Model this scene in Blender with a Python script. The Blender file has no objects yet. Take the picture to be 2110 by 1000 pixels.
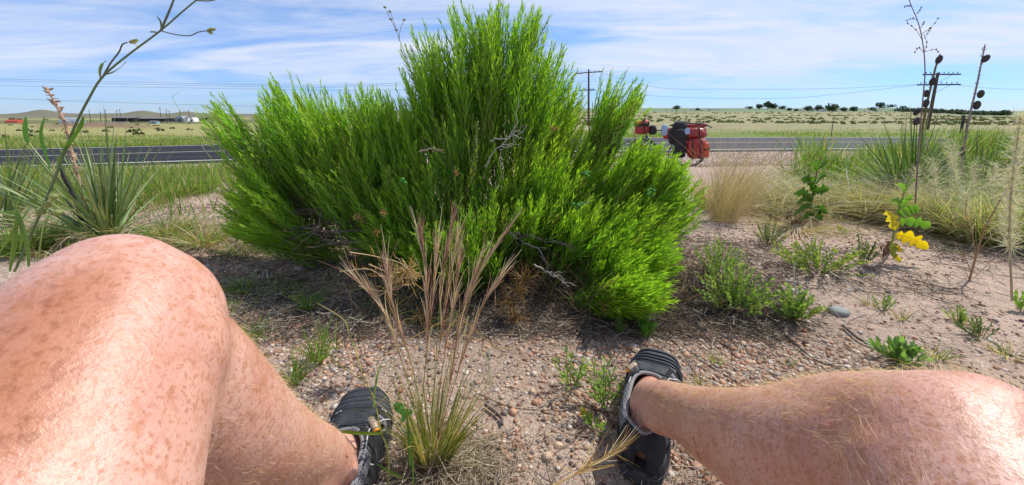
import bpy, math, time
import numpy as np
from mathutils import Vector, Matrix
R = math.radians
T0 = time.time()
rng = np.random.default_rng(7)
scene = bpy.context.scene
COL = scene.collection

# ---------------------------------------------------------------- camera
CAM_H = 0.60; PITCH = R(8.6); FPX = 800.0; CX, CY = 1055.0, 352.0
cam_d = bpy.data.cameras.new('camera'); cam = bpy.data.objects.new('camera', cam_d); COL.objects.link(cam)
cam.location = (0, 0, CAM_H); cam.rotation_euler = (R(90) - PITCH, 0, 0)
cam_d.sensor_fit = 'HORIZONTAL'; cam_d.sensor_width = 36.0; cam_d.lens = 36.0 * FPX / 2110.0
cam_d.shift_y = -(500.0 - CY) / 2110.0
cam_d.clip_start = 0.01; cam_d.clip_end = 12000
scene.camera = cam

# ---------------------------------------------------------------- sun, sky, exposure
SUN_EL, SUN_AZ = R(54), R(62)          # azimuth from +Y towards +X
sd = bpy.data.lights.new('sun', 'SUN'); sd.energy = 3.7; sd.angle = R(0.6); sd.color = (1.0, 0.955, 0.88)
so = bpy.data.objects.new('sun', sd); COL.objects.link(so)
svec = Vector((math.cos(SUN_EL) * math.sin(SUN_AZ), math.cos(SUN_EL) * math.cos(SUN_AZ), math.sin(SUN_EL)))
so.rotation_euler = svec.to_track_quat('Z', 'Y').to_euler()
scene.view_settings.view_transform = 'Standard'; scene.view_settings.look = 'None'
scene.view_settings.exposure = 0.45; scene.view_settings.gamma = 1.0
w = bpy.data.worlds.new('World'); scene.world = w; w.use_nodes = True
nt = w.node_tree; nt.nodes.clear()
def WN(t, **k):
    n = nt.nodes.new(t)
    for a, b in k.items(): setattr(n, a, b)
    return n
def WM(op, a, b=None, clamp=False):
    n = WN('ShaderNodeMath', operation=op); n.use_clamp = clamp
    for i, v in enumerate((a, b)):
        if v is None: continue
        if isinstance(v, (int, float)): n.inputs[i].default_value = v
        else: nt.links.new(v, n.inputs[i])
    return n.outputs[0]
sky = WN('ShaderNodeTexSky', sky_type='NISHITA'); sky.sun_disc = False
sky.sun_elevation = SUN_EL; sky.sun_rotation = SUN_AZ; sky.altitude = 1400; sky.dust_density = 0.35; sky.air_density = 1.0; sky.ozone_density = 2.0
tc = WN('ShaderNodeTexCoord'); sp = WN('ShaderNodeSeparateXYZ'); nt.links.new(tc.outputs['Generated'], sp.inputs[0])
cs = WN('ShaderNodeCombineXYZ'); nt.links.new(sp.outputs['X'], cs.inputs[0]); nt.links.new(sp.outputs['Y'], cs.inputs[1]); nt.links.new(WM('MAXIMUM', sp.outputs['Z'], 0.004), cs.inputs[2]); nt.links.new(cs.outputs[0], sky.inputs[0])
zz = WM('MAXIMUM', sp.outputs['Z'], 0.0); den = WM('ADD', zz, 0.10)
cmb = WN('ShaderNodeCombineXYZ')
nt.links.new(WM('DIVIDE', sp.outputs['X'], den), cmb.inputs[0]); nt.links.new(WM('DIVIDE', sp.outputs['Y'], den), cmb.inputs[1])
def cloud(scale, rot, stretch, det, dist, loc):
    mp = WN('ShaderNodeMapping'); mp.inputs['Rotation'].default_value = (0, 0, rot); mp.inputs['Scale'].default_value = (stretch, 1, 1)
    mp.inputs['Location'].default_value = loc
    nt.links.new(cmb.outputs[0], mp.inputs[0])
    n = WN('ShaderNodeTexNoise'); n.inputs['Scale'].default_value = scale; n.inputs['Detail'].default_value = det
    n.inputs['Roughness'].default_value = 0.58; n.inputs['Distortion'].default_value = dist
    nt.links.new(mp.outputs[0], n.inputs['Vector']); return n.outputs[0]
def ramp(v, a, b):
    n = WN('ShaderNodeMapRange'); n.interpolation_type = 'SMOOTHSTEP'
    n.inputs['From Min'].default_value = a; n.inputs['From Max'].default_value = b
    nt.links.new(v, n.inputs['Value']); return n.outputs[0]
c1 = ramp(cloud(0.55, R(24), 0.55, 7, 0.6, (3.1, 1.7, 0)), 0.36, 0.60)
c2 = ramp(cloud(1.5, R(-38), 0.42, 9, 1.6, (0.3, 5.2, 0)), 0.38, 0.74)
cm = WM('ADD', WM('MULTIPLY', c1, 0.78), WM('MULTIPLY', c2, 0.40), True)
lowf = ramp(sp.outputs['Z'], 0.015, 0.11)
cm = WM('MULTIPLY', cm, WM('ADD', WM('MULTIPLY', lowf, 0.75), 0.22))
mix = WN('ShaderNodeMix', data_type='RGBA'); nt.links.new(cm, mix.inputs['Factor'])
hs = WN('ShaderNodeMix', data_type='RGBA', blend_type='MULTIPLY'); hs.inputs['Factor'].default_value = 1.0
nt.links.new(sky.outputs[0], hs.inputs[6]); hs.inputs[7].default_value = (0.66, 0.82, 1.02, 1)
hz_ = WN('ShaderNodeMix', data_type='RGBA', blend_type='MULTIPLY'); nt.links.new(WM('SUBTRACT', 1.0, ramp(sp.outputs['Z'], -0.02, 0.30)), hz_.inputs['Factor']); nt.links.new(hs.outputs[2], hz_.inputs[6]); hz_.inputs[7].default_value = (0.56, 0.64, 0.86, 1)
nt.links.new(hz_.outputs[2], mix.inputs[6]); mix.inputs[7].default_value = (4.5, 4.9, 5.8, 1)
bg = WN('ShaderNodeBackground'); bg.inputs['Strength'].default_value = 0.125
nt.links.new(mix.outputs[2], bg.inputs['Color'])
wo = WN('ShaderNodeOutputWorld'); nt.links.new(bg.outputs[0], wo.inputs['Surface'])

# ---------------------------------------------------------------- rays: pixel of the photograph -> place in the world
cp, sp_ = math.cos(PITCH), math.sin(PITCH)
def ray(px, py):
    dx = (px - CX) / FPX; dy = (CY - py) / FPX
    return np.array([dx, cp + dy * sp_, -sp_ + dy * cp])
def PY(px, py, Y):
    d = ray(px, py); return d * (Y / d[1]) + np.array([0, 0, CAM_H])
def GP(px, py, z=0.0):
    d = ray(px, py); return d * ((z - CAM_H) / d[2]) + np.array([0, 0, CAM_H])
def nrm(v): return v / (np.linalg.norm(v, axis=-1, keepdims=True) + 1e-12)

# ---------------------------------------------------------------- value noise
_tab = np.random.default_rng(3).random((256, 256))
def vnoise(x, y):
    x = np.asarray(x, float); y = np.asarray(y, float)
    xi = np.floor(x).astype(int); yi = np.floor(y).astype(int); fx = x - xi; fy = y - yi
    fx = fx * fx * (3 - 2 * fx); fy = fy * fy * (3 - 2 * fy)
    a = _tab[xi & 255, yi & 255]; b = _tab[(xi + 1) & 255, yi & 255]; c = _tab[xi & 255, (yi + 1) & 255]; d = _tab[(xi + 1) & 255, (yi + 1) & 255]
    return (a * (1 - fx) + b * fx) * (1 - fy) + (c * (1 - fx) + d * fx) * fy
def fbm(x, y, o=4):
    s = 0; a = 0.5
    for i in range(o): s = s + a * vnoise(np.asarray(x) * 2 ** i + 17.3 * i, np.asarray(y) * 2 ** i + 5.1 * i); a *= 0.5
    return s
def sst(x, a, b):
    t = np.clip((x - a) / (b - a), 0, 1); return t * t * (3 - 2 * t)

# ---------------------------------------------------------------- road and terrain shape
RX = np.array([-60, -30, -20, -13.1, -8.4, -1, 7.3, 14, 19.2, 30, 60, 120.])
RYn = np.array([-5.5, 4.2, 7.5, 9.9, 11.45, 13.3, 14.55, 14.95, 14.9, 14.6, 13.5, 11.])
def road_y(x):
    xs = np.asarray(x, float); s = 0
    for k in (-3, -1.5, 0, 1.5, 3): s = s + np.interp(xs + k, RX, RYn)
    return s / 5
ROADZ = -0.80
LD = np.array([12, 17, 40, 100, 200, 300, 600, 1000, 1600, 2600.]); LZ = np.array([-.9, -.95, -1.75, -3.8, -6.5, -7.7, -8.6, -8.2, -10.5, -19])
RD = np.array([12, 22, 40, 100, 300, 700, 1100, 1500, 2600.]); RZ = np.array([-.9, -.95, -1.2, -1.9, -1.7, 1.6, 7.0, 15., 22])
HILLS = [(100, 15.0, 34), (60, 5.0, 60), (300, 12.0, 30), (335, 4.0, 60), (390, 9.0, 24), (165, 4.0, 40), (450, 5., 50), (235, 5, 40)]
def hgt(x, y):
    x = np.asarray(x, float); y = np.asarray(y, float)
    ye = road_y(x)
    u = sst(y, 3.0, np.maximum(ye - 3.2, 6.0))
    near = -0.78 * u
    a = x / np.maximum(y, 1.0)
    m = sst(a, -0.9, 0.25)
    far = np.interp(y, LD, LZ) * (1 - m) + np.interp(y, RD, RZ) * m
    yy = y - ye
    k = sst(yy, -0.3, 9.0)
    z = near * (1 - k) + np.minimum(far, 100) * k
    z = np.where(yy > 9.0, far, z)
    z = np.where(yy < -0.4, near, np.where(yy < 7.0, -0.83, np.where(yy < 9.0, -0.83 + (far + 0.83) * (yy - 7) / 2, z)))
    z = np.where((yy >= -2.0) & (yy < -0.4), near + (-0.83 - near) * (yy + 2.0) / 1.6, z)
    for px, h, wd in HILLS:
        ah = (px - CX) / FPX
        z = z + h * np.exp(-((a - ah) / (wd / FPX)) ** 2) * sst(y, 1000, 1400)
    z = z - sst(a, .95, 1.25) * (6 * sst(y, 100, 600) + 9 * sst(y, 800, 1500))
    # dirt mound left
    am = (200 - CX) / FPX
    z = z + 1.6 * np.exp(-((a - am) / 0.12) ** 2) * np.exp(-((y - 170) / 55.) ** 2)
    z = z + np.where(y > 30, (fbm(x * 0.02, y * 0.02, 3) - 0.45) * np.clip((y - 30) / 100, 0, 1) * 0.9, 0)
    nm = 1 - sst(yy, -2.5, -1.5)
    z = z + nm * ((fbm(x * 1.3 + 9, y * 1.3 + 4, 4) - 0.47) * 0.075 * sst(np.hypot(x, y - .6), .5, 1.8) + (fbm(x * 9, y * 9, 2) - 0.38) * 0.012)
    # litter hummock under the shrub
    z = z + 0.05 * np.exp(-((x - 0.05) / 0.7) ** 2 - ((y - 1.55) / 0.35) ** 2)
    return z
def hz(x, y): return float(hgt(np.array([x]), np.array([y]))[0])
def GT(px, py):
    """march a ray of the photograph to the terrain"""
    d = ray(px, py); o = np.array([0, 0, CAM_H]); t = 0.2
    while t < 3000:
        p = o + d * t
        if p[2] < hz(p[0], p[1]): break
        t *= 1.01
    return o + d * t

# ---------------------------------------------------------------- object helpers
def tag(o, label=None, cat=None, group=None, kind=None):
    if label: o['label'] = label
    if cat: o['category'] = cat
    if group: o['group'] = group
    if kind: o['kind'] = kind
    return o
def empty(name, loc=(0, 0, 0), rz=0.0):
    o = bpy.data.objects.new(name, None); COL.objects.link(o); o.location = [float(v) for v in loc]; o.rotation_euler = (0, 0, rz)
    o.empty_display_size = 0.05
    return o
def link(name, me, mat, parent=None, world=True):
    """link a mesh; with a parent whose origin is not 0 the mesh is in world space and is moved back"""
    o = bpy.data.objects.new(name, me); COL.objects.link(o)
    if mat is not None:
        if isinstance(mat, (list, tuple)):
            for m in mat: me.materials.append(m)
        else: me.materials.append(mat)
    if parent is not None:
        o.parent = parent
        if world: o.matrix_parent_inverse = Matrix.Translation(-origin(parent))
    return o
def origin(p):
    return Vector(p.location) if p.type == 'EMPTY' else Vector((0, 0, 0))
class MB:
    """collects vertices, faces and colours, one mesh out"""
    def __init__(s): s.v = []; s.f = []; s.c = []; s.n = 0; s.has = False
    def add(s, v, f, c=None):
        v = np.asarray(v, float).reshape(-1, 3)
        for ff in (f if isinstance(f, list) else [f]):
            ff = np.asarray(ff, int)
            if len(ff): s.f.append(ff + s.n)
        s.v.append(v); s.n += len(v)
        if c is None: c = np.ones((len(v), 3))
        else:
            s.has = True; c = np.asarray(c, float)
            if c.ndim == 1: c = np.tile(c, (len(v), 1))
        s.c.append(c.reshape(-1, 3)); return s
    def mesh(s, name, smooth=True):
        v = np.concatenate(s.v); me = bpy.data.meshes.new(name)
        me.vertices.add(len(v)); me.vertices.foreach_set('co', v.astype(np.float32).ravel())
        li = np.concatenate([f.ravel() for f in s.f]); tot = np.concatenate([np.full(len(f), f.shape[1]) for f in s.f])
        st = np.concatenate([[0], np.cumsum(tot)[:-1]])
        me.loops.add(len(li)); me.loops.foreach_set('vertex_index', li.astype(np.int32))
        me.polygons.add(len(tot)); me.polygons.foreach_set('loop_start', st.astype(np.int32)); me.polygons.foreach_set('loop_total', tot.astype(np.int32))
        me.polygons.foreach_set('use_smooth', np.full(len(tot), smooth))
        if s.has:
            ca = me.color_attributes.new('Col', 'FLOAT_COLOR', 'POINT')
            c = np.concatenate(s.c); c4 = np.ones((len(c), 4)); c4[:, :3] = c
            ca.data.foreach_set('color', c4.astype(np.float32).ravel())
        me.update(); me.validate(); return me
    def obj(s, name, mat, parent=None, smooth=True, kind=None):
        o = link(name, s.mesh(name, smooth), mat, parent)
        if kind: o['kind'] = kind
        return o
def box(mb, c, s, rot=None, col=None):
    c = np.asarray(c, float); s = np.asarray(s, float) / 2
    v = np.array([[x, y, z] for x in (-1, 1) for y in (-1, 1) for z in (-1, 1)]) * s
    if rot is not None: v = v @ np.array(rot).T
    f = np.array([[0, 1, 3, 2], [4, 6, 7, 5], [0, 4, 5, 1], [2, 3, 7, 6], [0, 2, 6, 4], [1, 5, 7, 3]])
    mb.add(v + c, f, col); return mb
def rz_(a): c, s = math.cos(a), math.sin(a); return np.array([[c, -s, 0], [s, c, 0], [0, 0, 1]])
def rx_(a): c, s = math.cos(a), math.sin(a); return np.array([[1, 0, 0], [0, c, -s], [0, s, c]])
def ry_(a): c, s = math.cos(a), math.sin(a); return np.array([[c, 0, s], [0, 1, 0], [-s, 0, c]])
def _colk(C, N, K, m):
    if C is None: return None
    C = np.asarray(C, float)
    if C.ndim == 1: C = np.tile(C, (N, 1))
    if C.ndim == 2: C = np.repeat(C[:, None, :], K, 1)
    return np.repeat(C[:, :, None, :], m, 2).reshape(-1, 3)
def ribbons(mb, P, W, S, C=None, fold=0.0):
    """P (N,K,3) centre lines, W (N,K) half widths, S (N,3) side hints"""
    P = np.asarray(P, float); N, K, _ = P.shape
    W = np.broadcast_to(np.asarray(W, float), (N, K)); S = np.asarray(S, float)
    if S.ndim == 1: S = np.tile(S, (N, 1))
    T = nrm(np.gradient(P, axis=1)); S = S[:, None, :] if S.ndim == 2 else S
    S = nrm(S - T * (S * T).sum(-1, keepdims=True))
    Lf = P - S * W[..., None]; Rt = P + S * W[..., None]
    if fold:
        Nn = np.cross(T, S); V = np.stack([Lf, P - Nn * W[..., None] * fold, Rt], 2); m = 3
    else: V = np.stack([Lf, Rt], 2); m = 2
    i = np.arange(N)[:, None, None] * K * m; k = np.arange(K - 1)[None, :, None] * m; j = np.arange(m - 1)[None, None, :]
    b = i + k + j
    F = np.stack([b, b + 1, b + m + 1, b + m], -1).reshape(-1, 4)
    mb.add(V.reshape(-1, 3), F, _colk(C, N, K, m)); return mb
def tubes(mb, P, Rr, sides=4, C=None, cap=False, ell=None):
    P = np.asarray(P, float)
    if P.ndim == 2: P = P[None]
    N, K, _ = P.shape; Rr = np.broadcast_to(np.asarray(Rr, float), (N, K))
    T = nrm(np.gradient(P, axis=1))
    a = np.where(np.abs(T[:, 0, 2:3]) > 0.9, np.array([[1., 0, 0]]), np.array([[0, 0, 1.]]))
    U = np.empty_like(P); u = nrm(np.cross(T[:, 0], a)); U[:, 0] = u
    for q in range(1, K):
        u = nrm(u - T[:, q] * (u * T[:, q]).sum(-1, keepdims=True)); U[:, q] = u
    Vv = np.cross(T, U); th = np.arange(sides) * 2 * math.pi / sides
    eu, ev = (1, 1) if ell is None else ell
    X = P[:, :, None, :] + (U[:, :, None, :] * np.cos(th)[None, None, :, None] * eu + Vv[:, :, None, :] * np.sin(th)[None, None, :, None] * ev) * Rr[:, :, None, None]
    i = np.arange(N)[:, None, None] * K * sides; k = np.arange(K - 1)[None, :, None] * sides; j = np.arange(sides)[None, None, :]; j2 = (j + 1) % sides
    F = [np.stack([i + k + j, i + k + j2, i + k + sides + j2, i + k + sides + j], -1).reshape(-1, 4)]
    if cap:
        base = np.arange(N)[:, None] * K * sides
        F.append(base + np.arange(sides)[::-1][None, :]); F.append(base + (K - 1) * sides + np.arange(sides)[None, :])
    mb.add(X.reshape(-1, 3), F, _colk(C, N, K, sides)); return mb
def spline(pts, n):
    """Catmull-Rom through points -> (n,3)"""
    p = np.asarray(pts, float); p = np.vstack([2 * p[0] - p[1], p, 2 * p[-1] - p[-2]]); m = len(p) - 3
    t = np.linspace(0, m - 1e-9, n); i = t.astype(int); f = (t - i)[:, None]
    a, b, c, d = p[i], p[i + 1], p[i + 2], p[i + 3]
    return 0.5 * (2 * b + (c - a) * f + (2 * a - 5 * b + 4 * c - d) * f ** 2 + (3 * b - a - 3 * c + d) * f ** 3)
def ellip(mb, c, r, rot=None, nu=20, nv=12, col=None):
    u = np.linspace(0, 2 * math.pi, nu, endpoint=False); v = np.linspace(0, math.pi, nv)
    V = np.stack([np.outer(np.sin(v), np.cos(u)), np.outer(np.sin(v), np.sin(u)), np.outer(np.cos(v), np.ones(nu))], -1).reshape(-1, 3) * np.asarray(r, float)
    if rot is not None: V = V @ np.array(rot).T
    i = np.arange(nv - 1)[:, None] * nu; j = np.arange(nu)[None, :]; j2 = (j + 1) % nu
    F = np.stack([i + j, i + nu + j, i + nu + j2, i + j2], -1).reshape(-1, 4)
    mb.add(V + np.asarray(c, float), F, col); return mb
def merge(o, d=1e-5):
    import bmesh
    bm = bmesh.new(); bm.from_mesh(o.data); bmesh.ops.remove_doubles(bm, verts=bm.verts, dist=d); bmesh.ops.recalc_face_normals(bm, faces=bm.faces); bm.to_mesh(o.data); bm.free()
def jit(c, n, a=0.15, b=0.06):
    """n colours about c: overall and per-channel variation"""
    c = np.asarray(c, float); k = 1 + (rng.random((n, 1)) * 2 - 1) * a; return np.clip(c * k * (1 + (rng.random((n, 3)) * 2 - 1) * b), 0, 1)

# ---------------------------------------------------------------- materials
def mat(name, col=(.5, .5, .5), rough=0.6, attr=False, noise=None, bump=None, transl=0.0, metal=0.0, spec=0.5, sss=0.0, coat=0.0):
    """noise=(scale, amount[, detail]) multiplies the colour; bump=(scale, strength, distance); both in object space (metres)"""
    m = bpy.data.materials.new(name); m.use_nodes = True; t = m.node_tree; N = t.nodes; L = t.links; p = N['Principled BSDF']
    p.inputs['Roughness'].default_value = rough; p.inputs['Metallic'].default_value = metal; p.inputs['Specular IOR Level'].default_value = spec
    if coat: p.inputs['Coat Weight'].default_value = coat; p.inputs['Coat Roughness'].default_value = 0.15
    if sss:
        p.inputs['Subsurface Weight'].default_value = sss; p.inputs['Subsurface Radius'].default_value = (1, .35, .2); p.inputs['Subsurface Scale'].default_value = 0.006
    if attr:
        a = N.new('ShaderNodeAttribute'); a.attribute_name = 'Col'; out = a.outputs['Color']
    else:
        a = N.new('ShaderNodeRGB'); a.outputs[0].default_value = (*col, 1); out = a.outputs[0]
    tcn = N.new('ShaderNodeTexCoord')
    if noise:
        n = N.new('ShaderNodeTexNoise'); n.inputs['Scale'].default_value = noise[0]; n.inputs['Detail'].default_value = noise[2] if len(noise) > 2 else 4
        L.new(tcn.outputs['Object'], n.inputs['Vector'])
        mr = N.new('ShaderNodeMapRange'); mr.inputs['From Min'].default_value = .25; mr.inputs['From Max'].default_value = .75
        mr.inputs['To Min'].default_value = 1 - noise[1]; mr.inputs['To Max'].default_value = 1 + noise[1]; L.new(n.outputs[0], mr.inputs['Value'])
        x = N.new('ShaderNodeVectorMath'); x.operation = 'SCALE'; L.new(out, x.inputs[0]); L.new(mr.outputs[0], x.inputs['Scale']); out = x.outputs[0]
    L.new(out, p.inputs['Base Color'])
    if bump:
        n = N.new('ShaderNodeTexNoise'); n.inputs['Scale'].default_value = bump[0]; n.inputs['Detail'].default_value = 5
        L.new(tcn.outputs['Object'], n.inputs['Vector']); b = N.new('ShaderNodeBump'); b.inputs['Strength'].default_value = bump[1]; b.inputs['Distance'].default_value = bump[2]
        L.new(n.outputs[0], b.inputs['Height']); L.new(b.outputs[0], p.inputs['Normal'])
    if transl:
        tr = N.new('ShaderNodeBsdfTranslucent'); x = N.new('ShaderNodeVectorMath'); x.operation = 'MULTIPLY'
        L.new(out, x.inputs[0]); x.inputs[1].default_value = (1.25, 1.35, 0.6); L.new(x.outputs[0], tr.inputs['Color'])
        ms = N.new('ShaderNodeMixShader'); ms.inputs[0].default_value = transl
        L.new(p.outputs[0], ms.inputs[1]); L.new(tr.outputs[0], ms.inputs[2]); L.new(ms.outputs[0], N['Material Output'].inputs['Surface'])
    return m
M = {}
M['leaf'] = mat('leaf', attr=True, rough=0.5, transl=0.45, spec=0.35)
M['dry'] = mat('dry_grass', attr=True, rough=0.7, transl=0.3, spec=0.25)
M['bark'] = mat('bark', attr=True, rough=0.85, noise=(300, .3), spec=0.2)
M['stone'] = mat('stone', attr=True, rough=0.75, noise=(400, .22), spec=0.3)
M['rock'] = mat('grey_rock', (.27, .28, .26), rough=0.85, noise=(60, .25), bump=(120, .5, .003))
M['wood'] = mat('pole_wood', (.10, .062, .045), rough=.9, noise=(6, .25))
M['wire'] = mat('wire', (.03, .035, .045), rough=.6)
M['metal'] = mat('metal', (.32, .33, .35), rough=.35, metal=.9)
M['galv'] = mat('galvanised', (.42, .46, .50), rough=.5, metal=.3, noise=(.8, .12))
M['white'] = mat('white_paint', (.72, .72, .70), rough=.6, noise=(1.2, .08))
M['dark'] = mat('dark_barn', (.022, .02, .02), rough=.8)
M['roofgrey'] = mat('roof_grey', (.16, .15, .14), rough=.8, noise=(1, .15))
M['redpaint'] = mat('red_paint', (.50, .085, .04), rough=.6, noise=(1.5, .15))
M['bluepaint'] = mat('blue_paint', (.25, .42, .60), rough=.6)
M['glass'] = mat('window_glass', (.03, .04, .05), rough=.15)
# ================================================================ terrain
def ground_material():
    m = bpy.data.materials.new('ground'); m.use_nodes = True; t = m.node_tree; N = t.nodes; L = t.links; p = N['Principled BSDF']
    p.inputs['Roughness'].default_value = .92; p.inputs['Specular IOR Level'].default_value = .15
    tcn = N.new('ShaderNodeTexCoord'); a = N.new('ShaderNodeAttribute'); a.attribute_name = 'Col'
    g = N.new('ShaderNodeAttribute'); g.attribute_name = 'grit'
    def noise(sc, det, dist=0):
        n = N.new('ShaderNodeTexNoise'); n.inputs['Scale'].default_value = sc; n.inputs['Detail'].default_value = det; n.inputs['Distortion'].default_value = dist
        L.new(tcn.outputs['Object'], n.inputs['Vector']); return n.outputs[0]
    def mr(v, a0, a1, b0, b1):
        n = N.new('ShaderNodeMapRange'); L.new(v, n.inputs['Value'])
        for k, x in zip(('From Min', 'From Max', 'To Min', 'To Max'), (a0, a1, b0, b1)): n.inputs[k].default_value = x
        return n.outputs[0]
    def mul(x, y):
        n = N.new('ShaderNodeMath'); n.operation = 'MULTIPLY'; L.new(x, n.inputs[0])
        if isinstance(y, float): n.inputs[1].default_value = y
        else: L.new(y, n.inputs[1])
        return n.outputs[0]
    v1 = mr(noise(0.35, 5), .3, .7, .80, 1.2); v2 = mr(noise(14, 6), .3, .7, .84, 1.16); v3 = mr(noise(260, 3), .3, .7, .72, 1.28)
    k = mul(mul(v1, v2), v3)
    sc = N.new('ShaderNodeVectorMath'); sc.operation = 'SCALE'; L.new(a.outputs['Color'], sc.inputs[0]); L.new(k, sc.inputs['Scale'])
    # grit: small stones as cells, seen where stones are too small to be built
    vo = N.new('ShaderNodeTexVoronoi'); vo.inputs['Scale'].default_value = 135; L.new(tcn.outputs['Object'], vo.inputs['Vector'])
    hs = N.new('ShaderNodeSeparateColor'); L.new(vo.outputs['Color'], hs.inputs[0])
    cr = N.new('ShaderNodeValToRGB'); L.new(hs.outputs[0], cr.inputs[0]); e = cr.color_ramp.elements
    e[0].position = 0; e[0].color = (.20, .115, .085, 1); e[1].position = 1; e[1].color = (.60, .47, .40, 1)
    for pos, c in ((.25, (.34, .22, .17, 1)), (.5, (.50, .37, .29, 1)), (.75, (.36, .33, .30, 1))):
        x = e.new(pos); x.color = c
    mx = N.new('ShaderNodeMix'); mx.data_type = 'RGBA'
    L.new(mul(g.outputs['Fac'], .75), mx.inputs['Factor']); L.new(sc.outputs[0], mx.inputs[6]); L.new(cr.outputs[0], mx.inputs[7]); L.new(mx.outputs[2], p.inputs['Base Color'])
    b = N.new('ShaderNodeBump'); b.inputs['Strength'].default_value = .8; b.inputs['Distance'].default_value = .003
    s2 = N.new('ShaderNodeMath'); s2.operation = 'SUBTRACT'; L.new(noise(240, 4), s2.inputs[0]); L.new(mul(vo.outputs['Distance'], 1.4), s2.inputs[1]); L.new(s2.outputs[0], b.inputs['Height'])
    b2 = N.new('ShaderNodeBump'); b2.inputs['Strength'].default_value = .6; b2.inputs['Distance'].default_value = .02
    L.new(noise(22, 5), b2.inputs['Height']); L.new(b.outputs[0], b2.inputs['Normal']); L.new(b2.outputs[0], p.inputs['Normal'])
    return m
SAND = np.array([.46, .35, .275])
def ground_color(x, y):
    yy = y - road_y(x); a = x / np.maximum(y, 1)
    n1 = fbm(x * .9, y * .9, 4); n2 = fbm(x * .07 + 3, y * .07, 4); n3 = fbm(x * .012, y * .012, 4)
    c = np.ones((len(x), 3)) * SAND
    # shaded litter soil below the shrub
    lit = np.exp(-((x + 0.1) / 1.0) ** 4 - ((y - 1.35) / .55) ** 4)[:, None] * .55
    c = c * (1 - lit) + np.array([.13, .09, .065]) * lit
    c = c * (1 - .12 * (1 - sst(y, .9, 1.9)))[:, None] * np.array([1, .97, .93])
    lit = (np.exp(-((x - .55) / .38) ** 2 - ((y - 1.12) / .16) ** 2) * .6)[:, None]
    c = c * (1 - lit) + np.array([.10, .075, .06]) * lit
    # greener soil under the verge
    gv = (sst(y, 2.6, 4.0) * (1 - sst(yy, -2.2, -1.3)) * np.clip(n1 * 1.6 - .1, 0, 1))
    left = 1 - sst(a, -.5, -.1); right = sst(a, .7, .9)
    gv = (gv * np.maximum(left, right) * .8)[:, None]
    c = c * (1 - gv) + np.array([.16, .18, .06]) * gv
    # gravel verge by the road on the right
    gr = (sst(y, 5, 8) * (1 - np.clip(gv[:, 0] * 1.3, 0, 1)) * (yy < 0))[:, None]
    c = c * (1 - gr * .6) + np.array([.33, .285, .25]) * gr * .6
    # beyond the road
    far = (yy > 6.8)
    green = np.array([.15, .205, .05]); tan = np.array([.28, .265, .10]); tanr = np.array([.265, .24, .125])
    m = sst(a, -.5, .0)[:, None]
    band = (1 - sst(y + (n2 - .45) * 30, 24, 42))[:, None] * (.45 + .55 * m)
    t = tan * (1 - m) + tanr * m
    pt = np.clip((n2 - .40) * 2.2, 0, .55)[:, None] * (.35 + .65 * m)
    f = t * (1 - pt) + np.array([.24, .245, .11]) * pt
    f = f * (1 - band) + green * band
    fh = sst(y + n3 * 300, 500, 900)[:, None]
    f = f * (1 - fh) + (np.array([.155, .15, .10]) * (1 - m) + np.array([.15, .20, .11]) * m) * fh
    lg = (sst(y, 230, 280) * (1 - sst(y, 380, 450)))[:, None] * (1 - m) * .7      # dark green pasture round the farm
    f = f * (1 - lg) + np.array([.07, .085, .035]) * lg
    am = (205 - CX) / FPX
    br = (np.exp(-((a - am) / .155) ** 4) * np.exp(-(((y - 150 - (n3 - .45) * 60) / 58.)) ** 4))[:, None] * .95
    f = f * (1 - br) + np.array([.19, .115, .075]) * br
    c[far] = f[far]
    grit = (1 - sst(y, 6, 10)) * (1 - gv[:, 0]) * (.35 + .65 * sst(n1, .35, .55))
    grit = np.where((yy < 0) & (y > 6), .8 * (1 - gv[:, 0]), grit); grit = np.where(far, 0, grit)
    return c, grit
ys = np.concatenate([np.linspace(-6, -.5, 12), np.linspace(-.4, 3.5, 130), 3.5 + np.cumsum(np.geomspace(.032, 62, 330)) * 1.0])
ys = ys[ys < 3200]
as_ = np.sinh(np.linspace(-1.75, 1.75, 430)) / math.sinh(1.75) * 3.2
A, Y = np.meshgrid(as_, ys); X = A * (np.maximum(Y, -1) + 3.0)
xv, yv = X.ravel(), Y.ravel(); zv = hgt(xv, yv)
zv = zv - np.where((yv - road_y(xv) > -0.4) & (yv - road_y(xv) < 7), 0.03, 0)
nr, nc = X.shape
i = np.arange(nr - 1)[:, None] * nc; j = np.arange(nc - 1)[None, :]
F = np.stack([i + j, i + j + 1, i + nc + j + 1, i + nc + j], -1).reshape(-1, 4)
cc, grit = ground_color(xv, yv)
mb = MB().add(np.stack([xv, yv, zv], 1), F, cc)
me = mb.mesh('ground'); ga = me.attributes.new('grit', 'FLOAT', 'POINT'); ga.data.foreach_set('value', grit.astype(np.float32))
tag(link('ground', me, ground_material()), 'sandy gravel ground rising from the prairie and running to low hills', None, None, 'structure')

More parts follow.
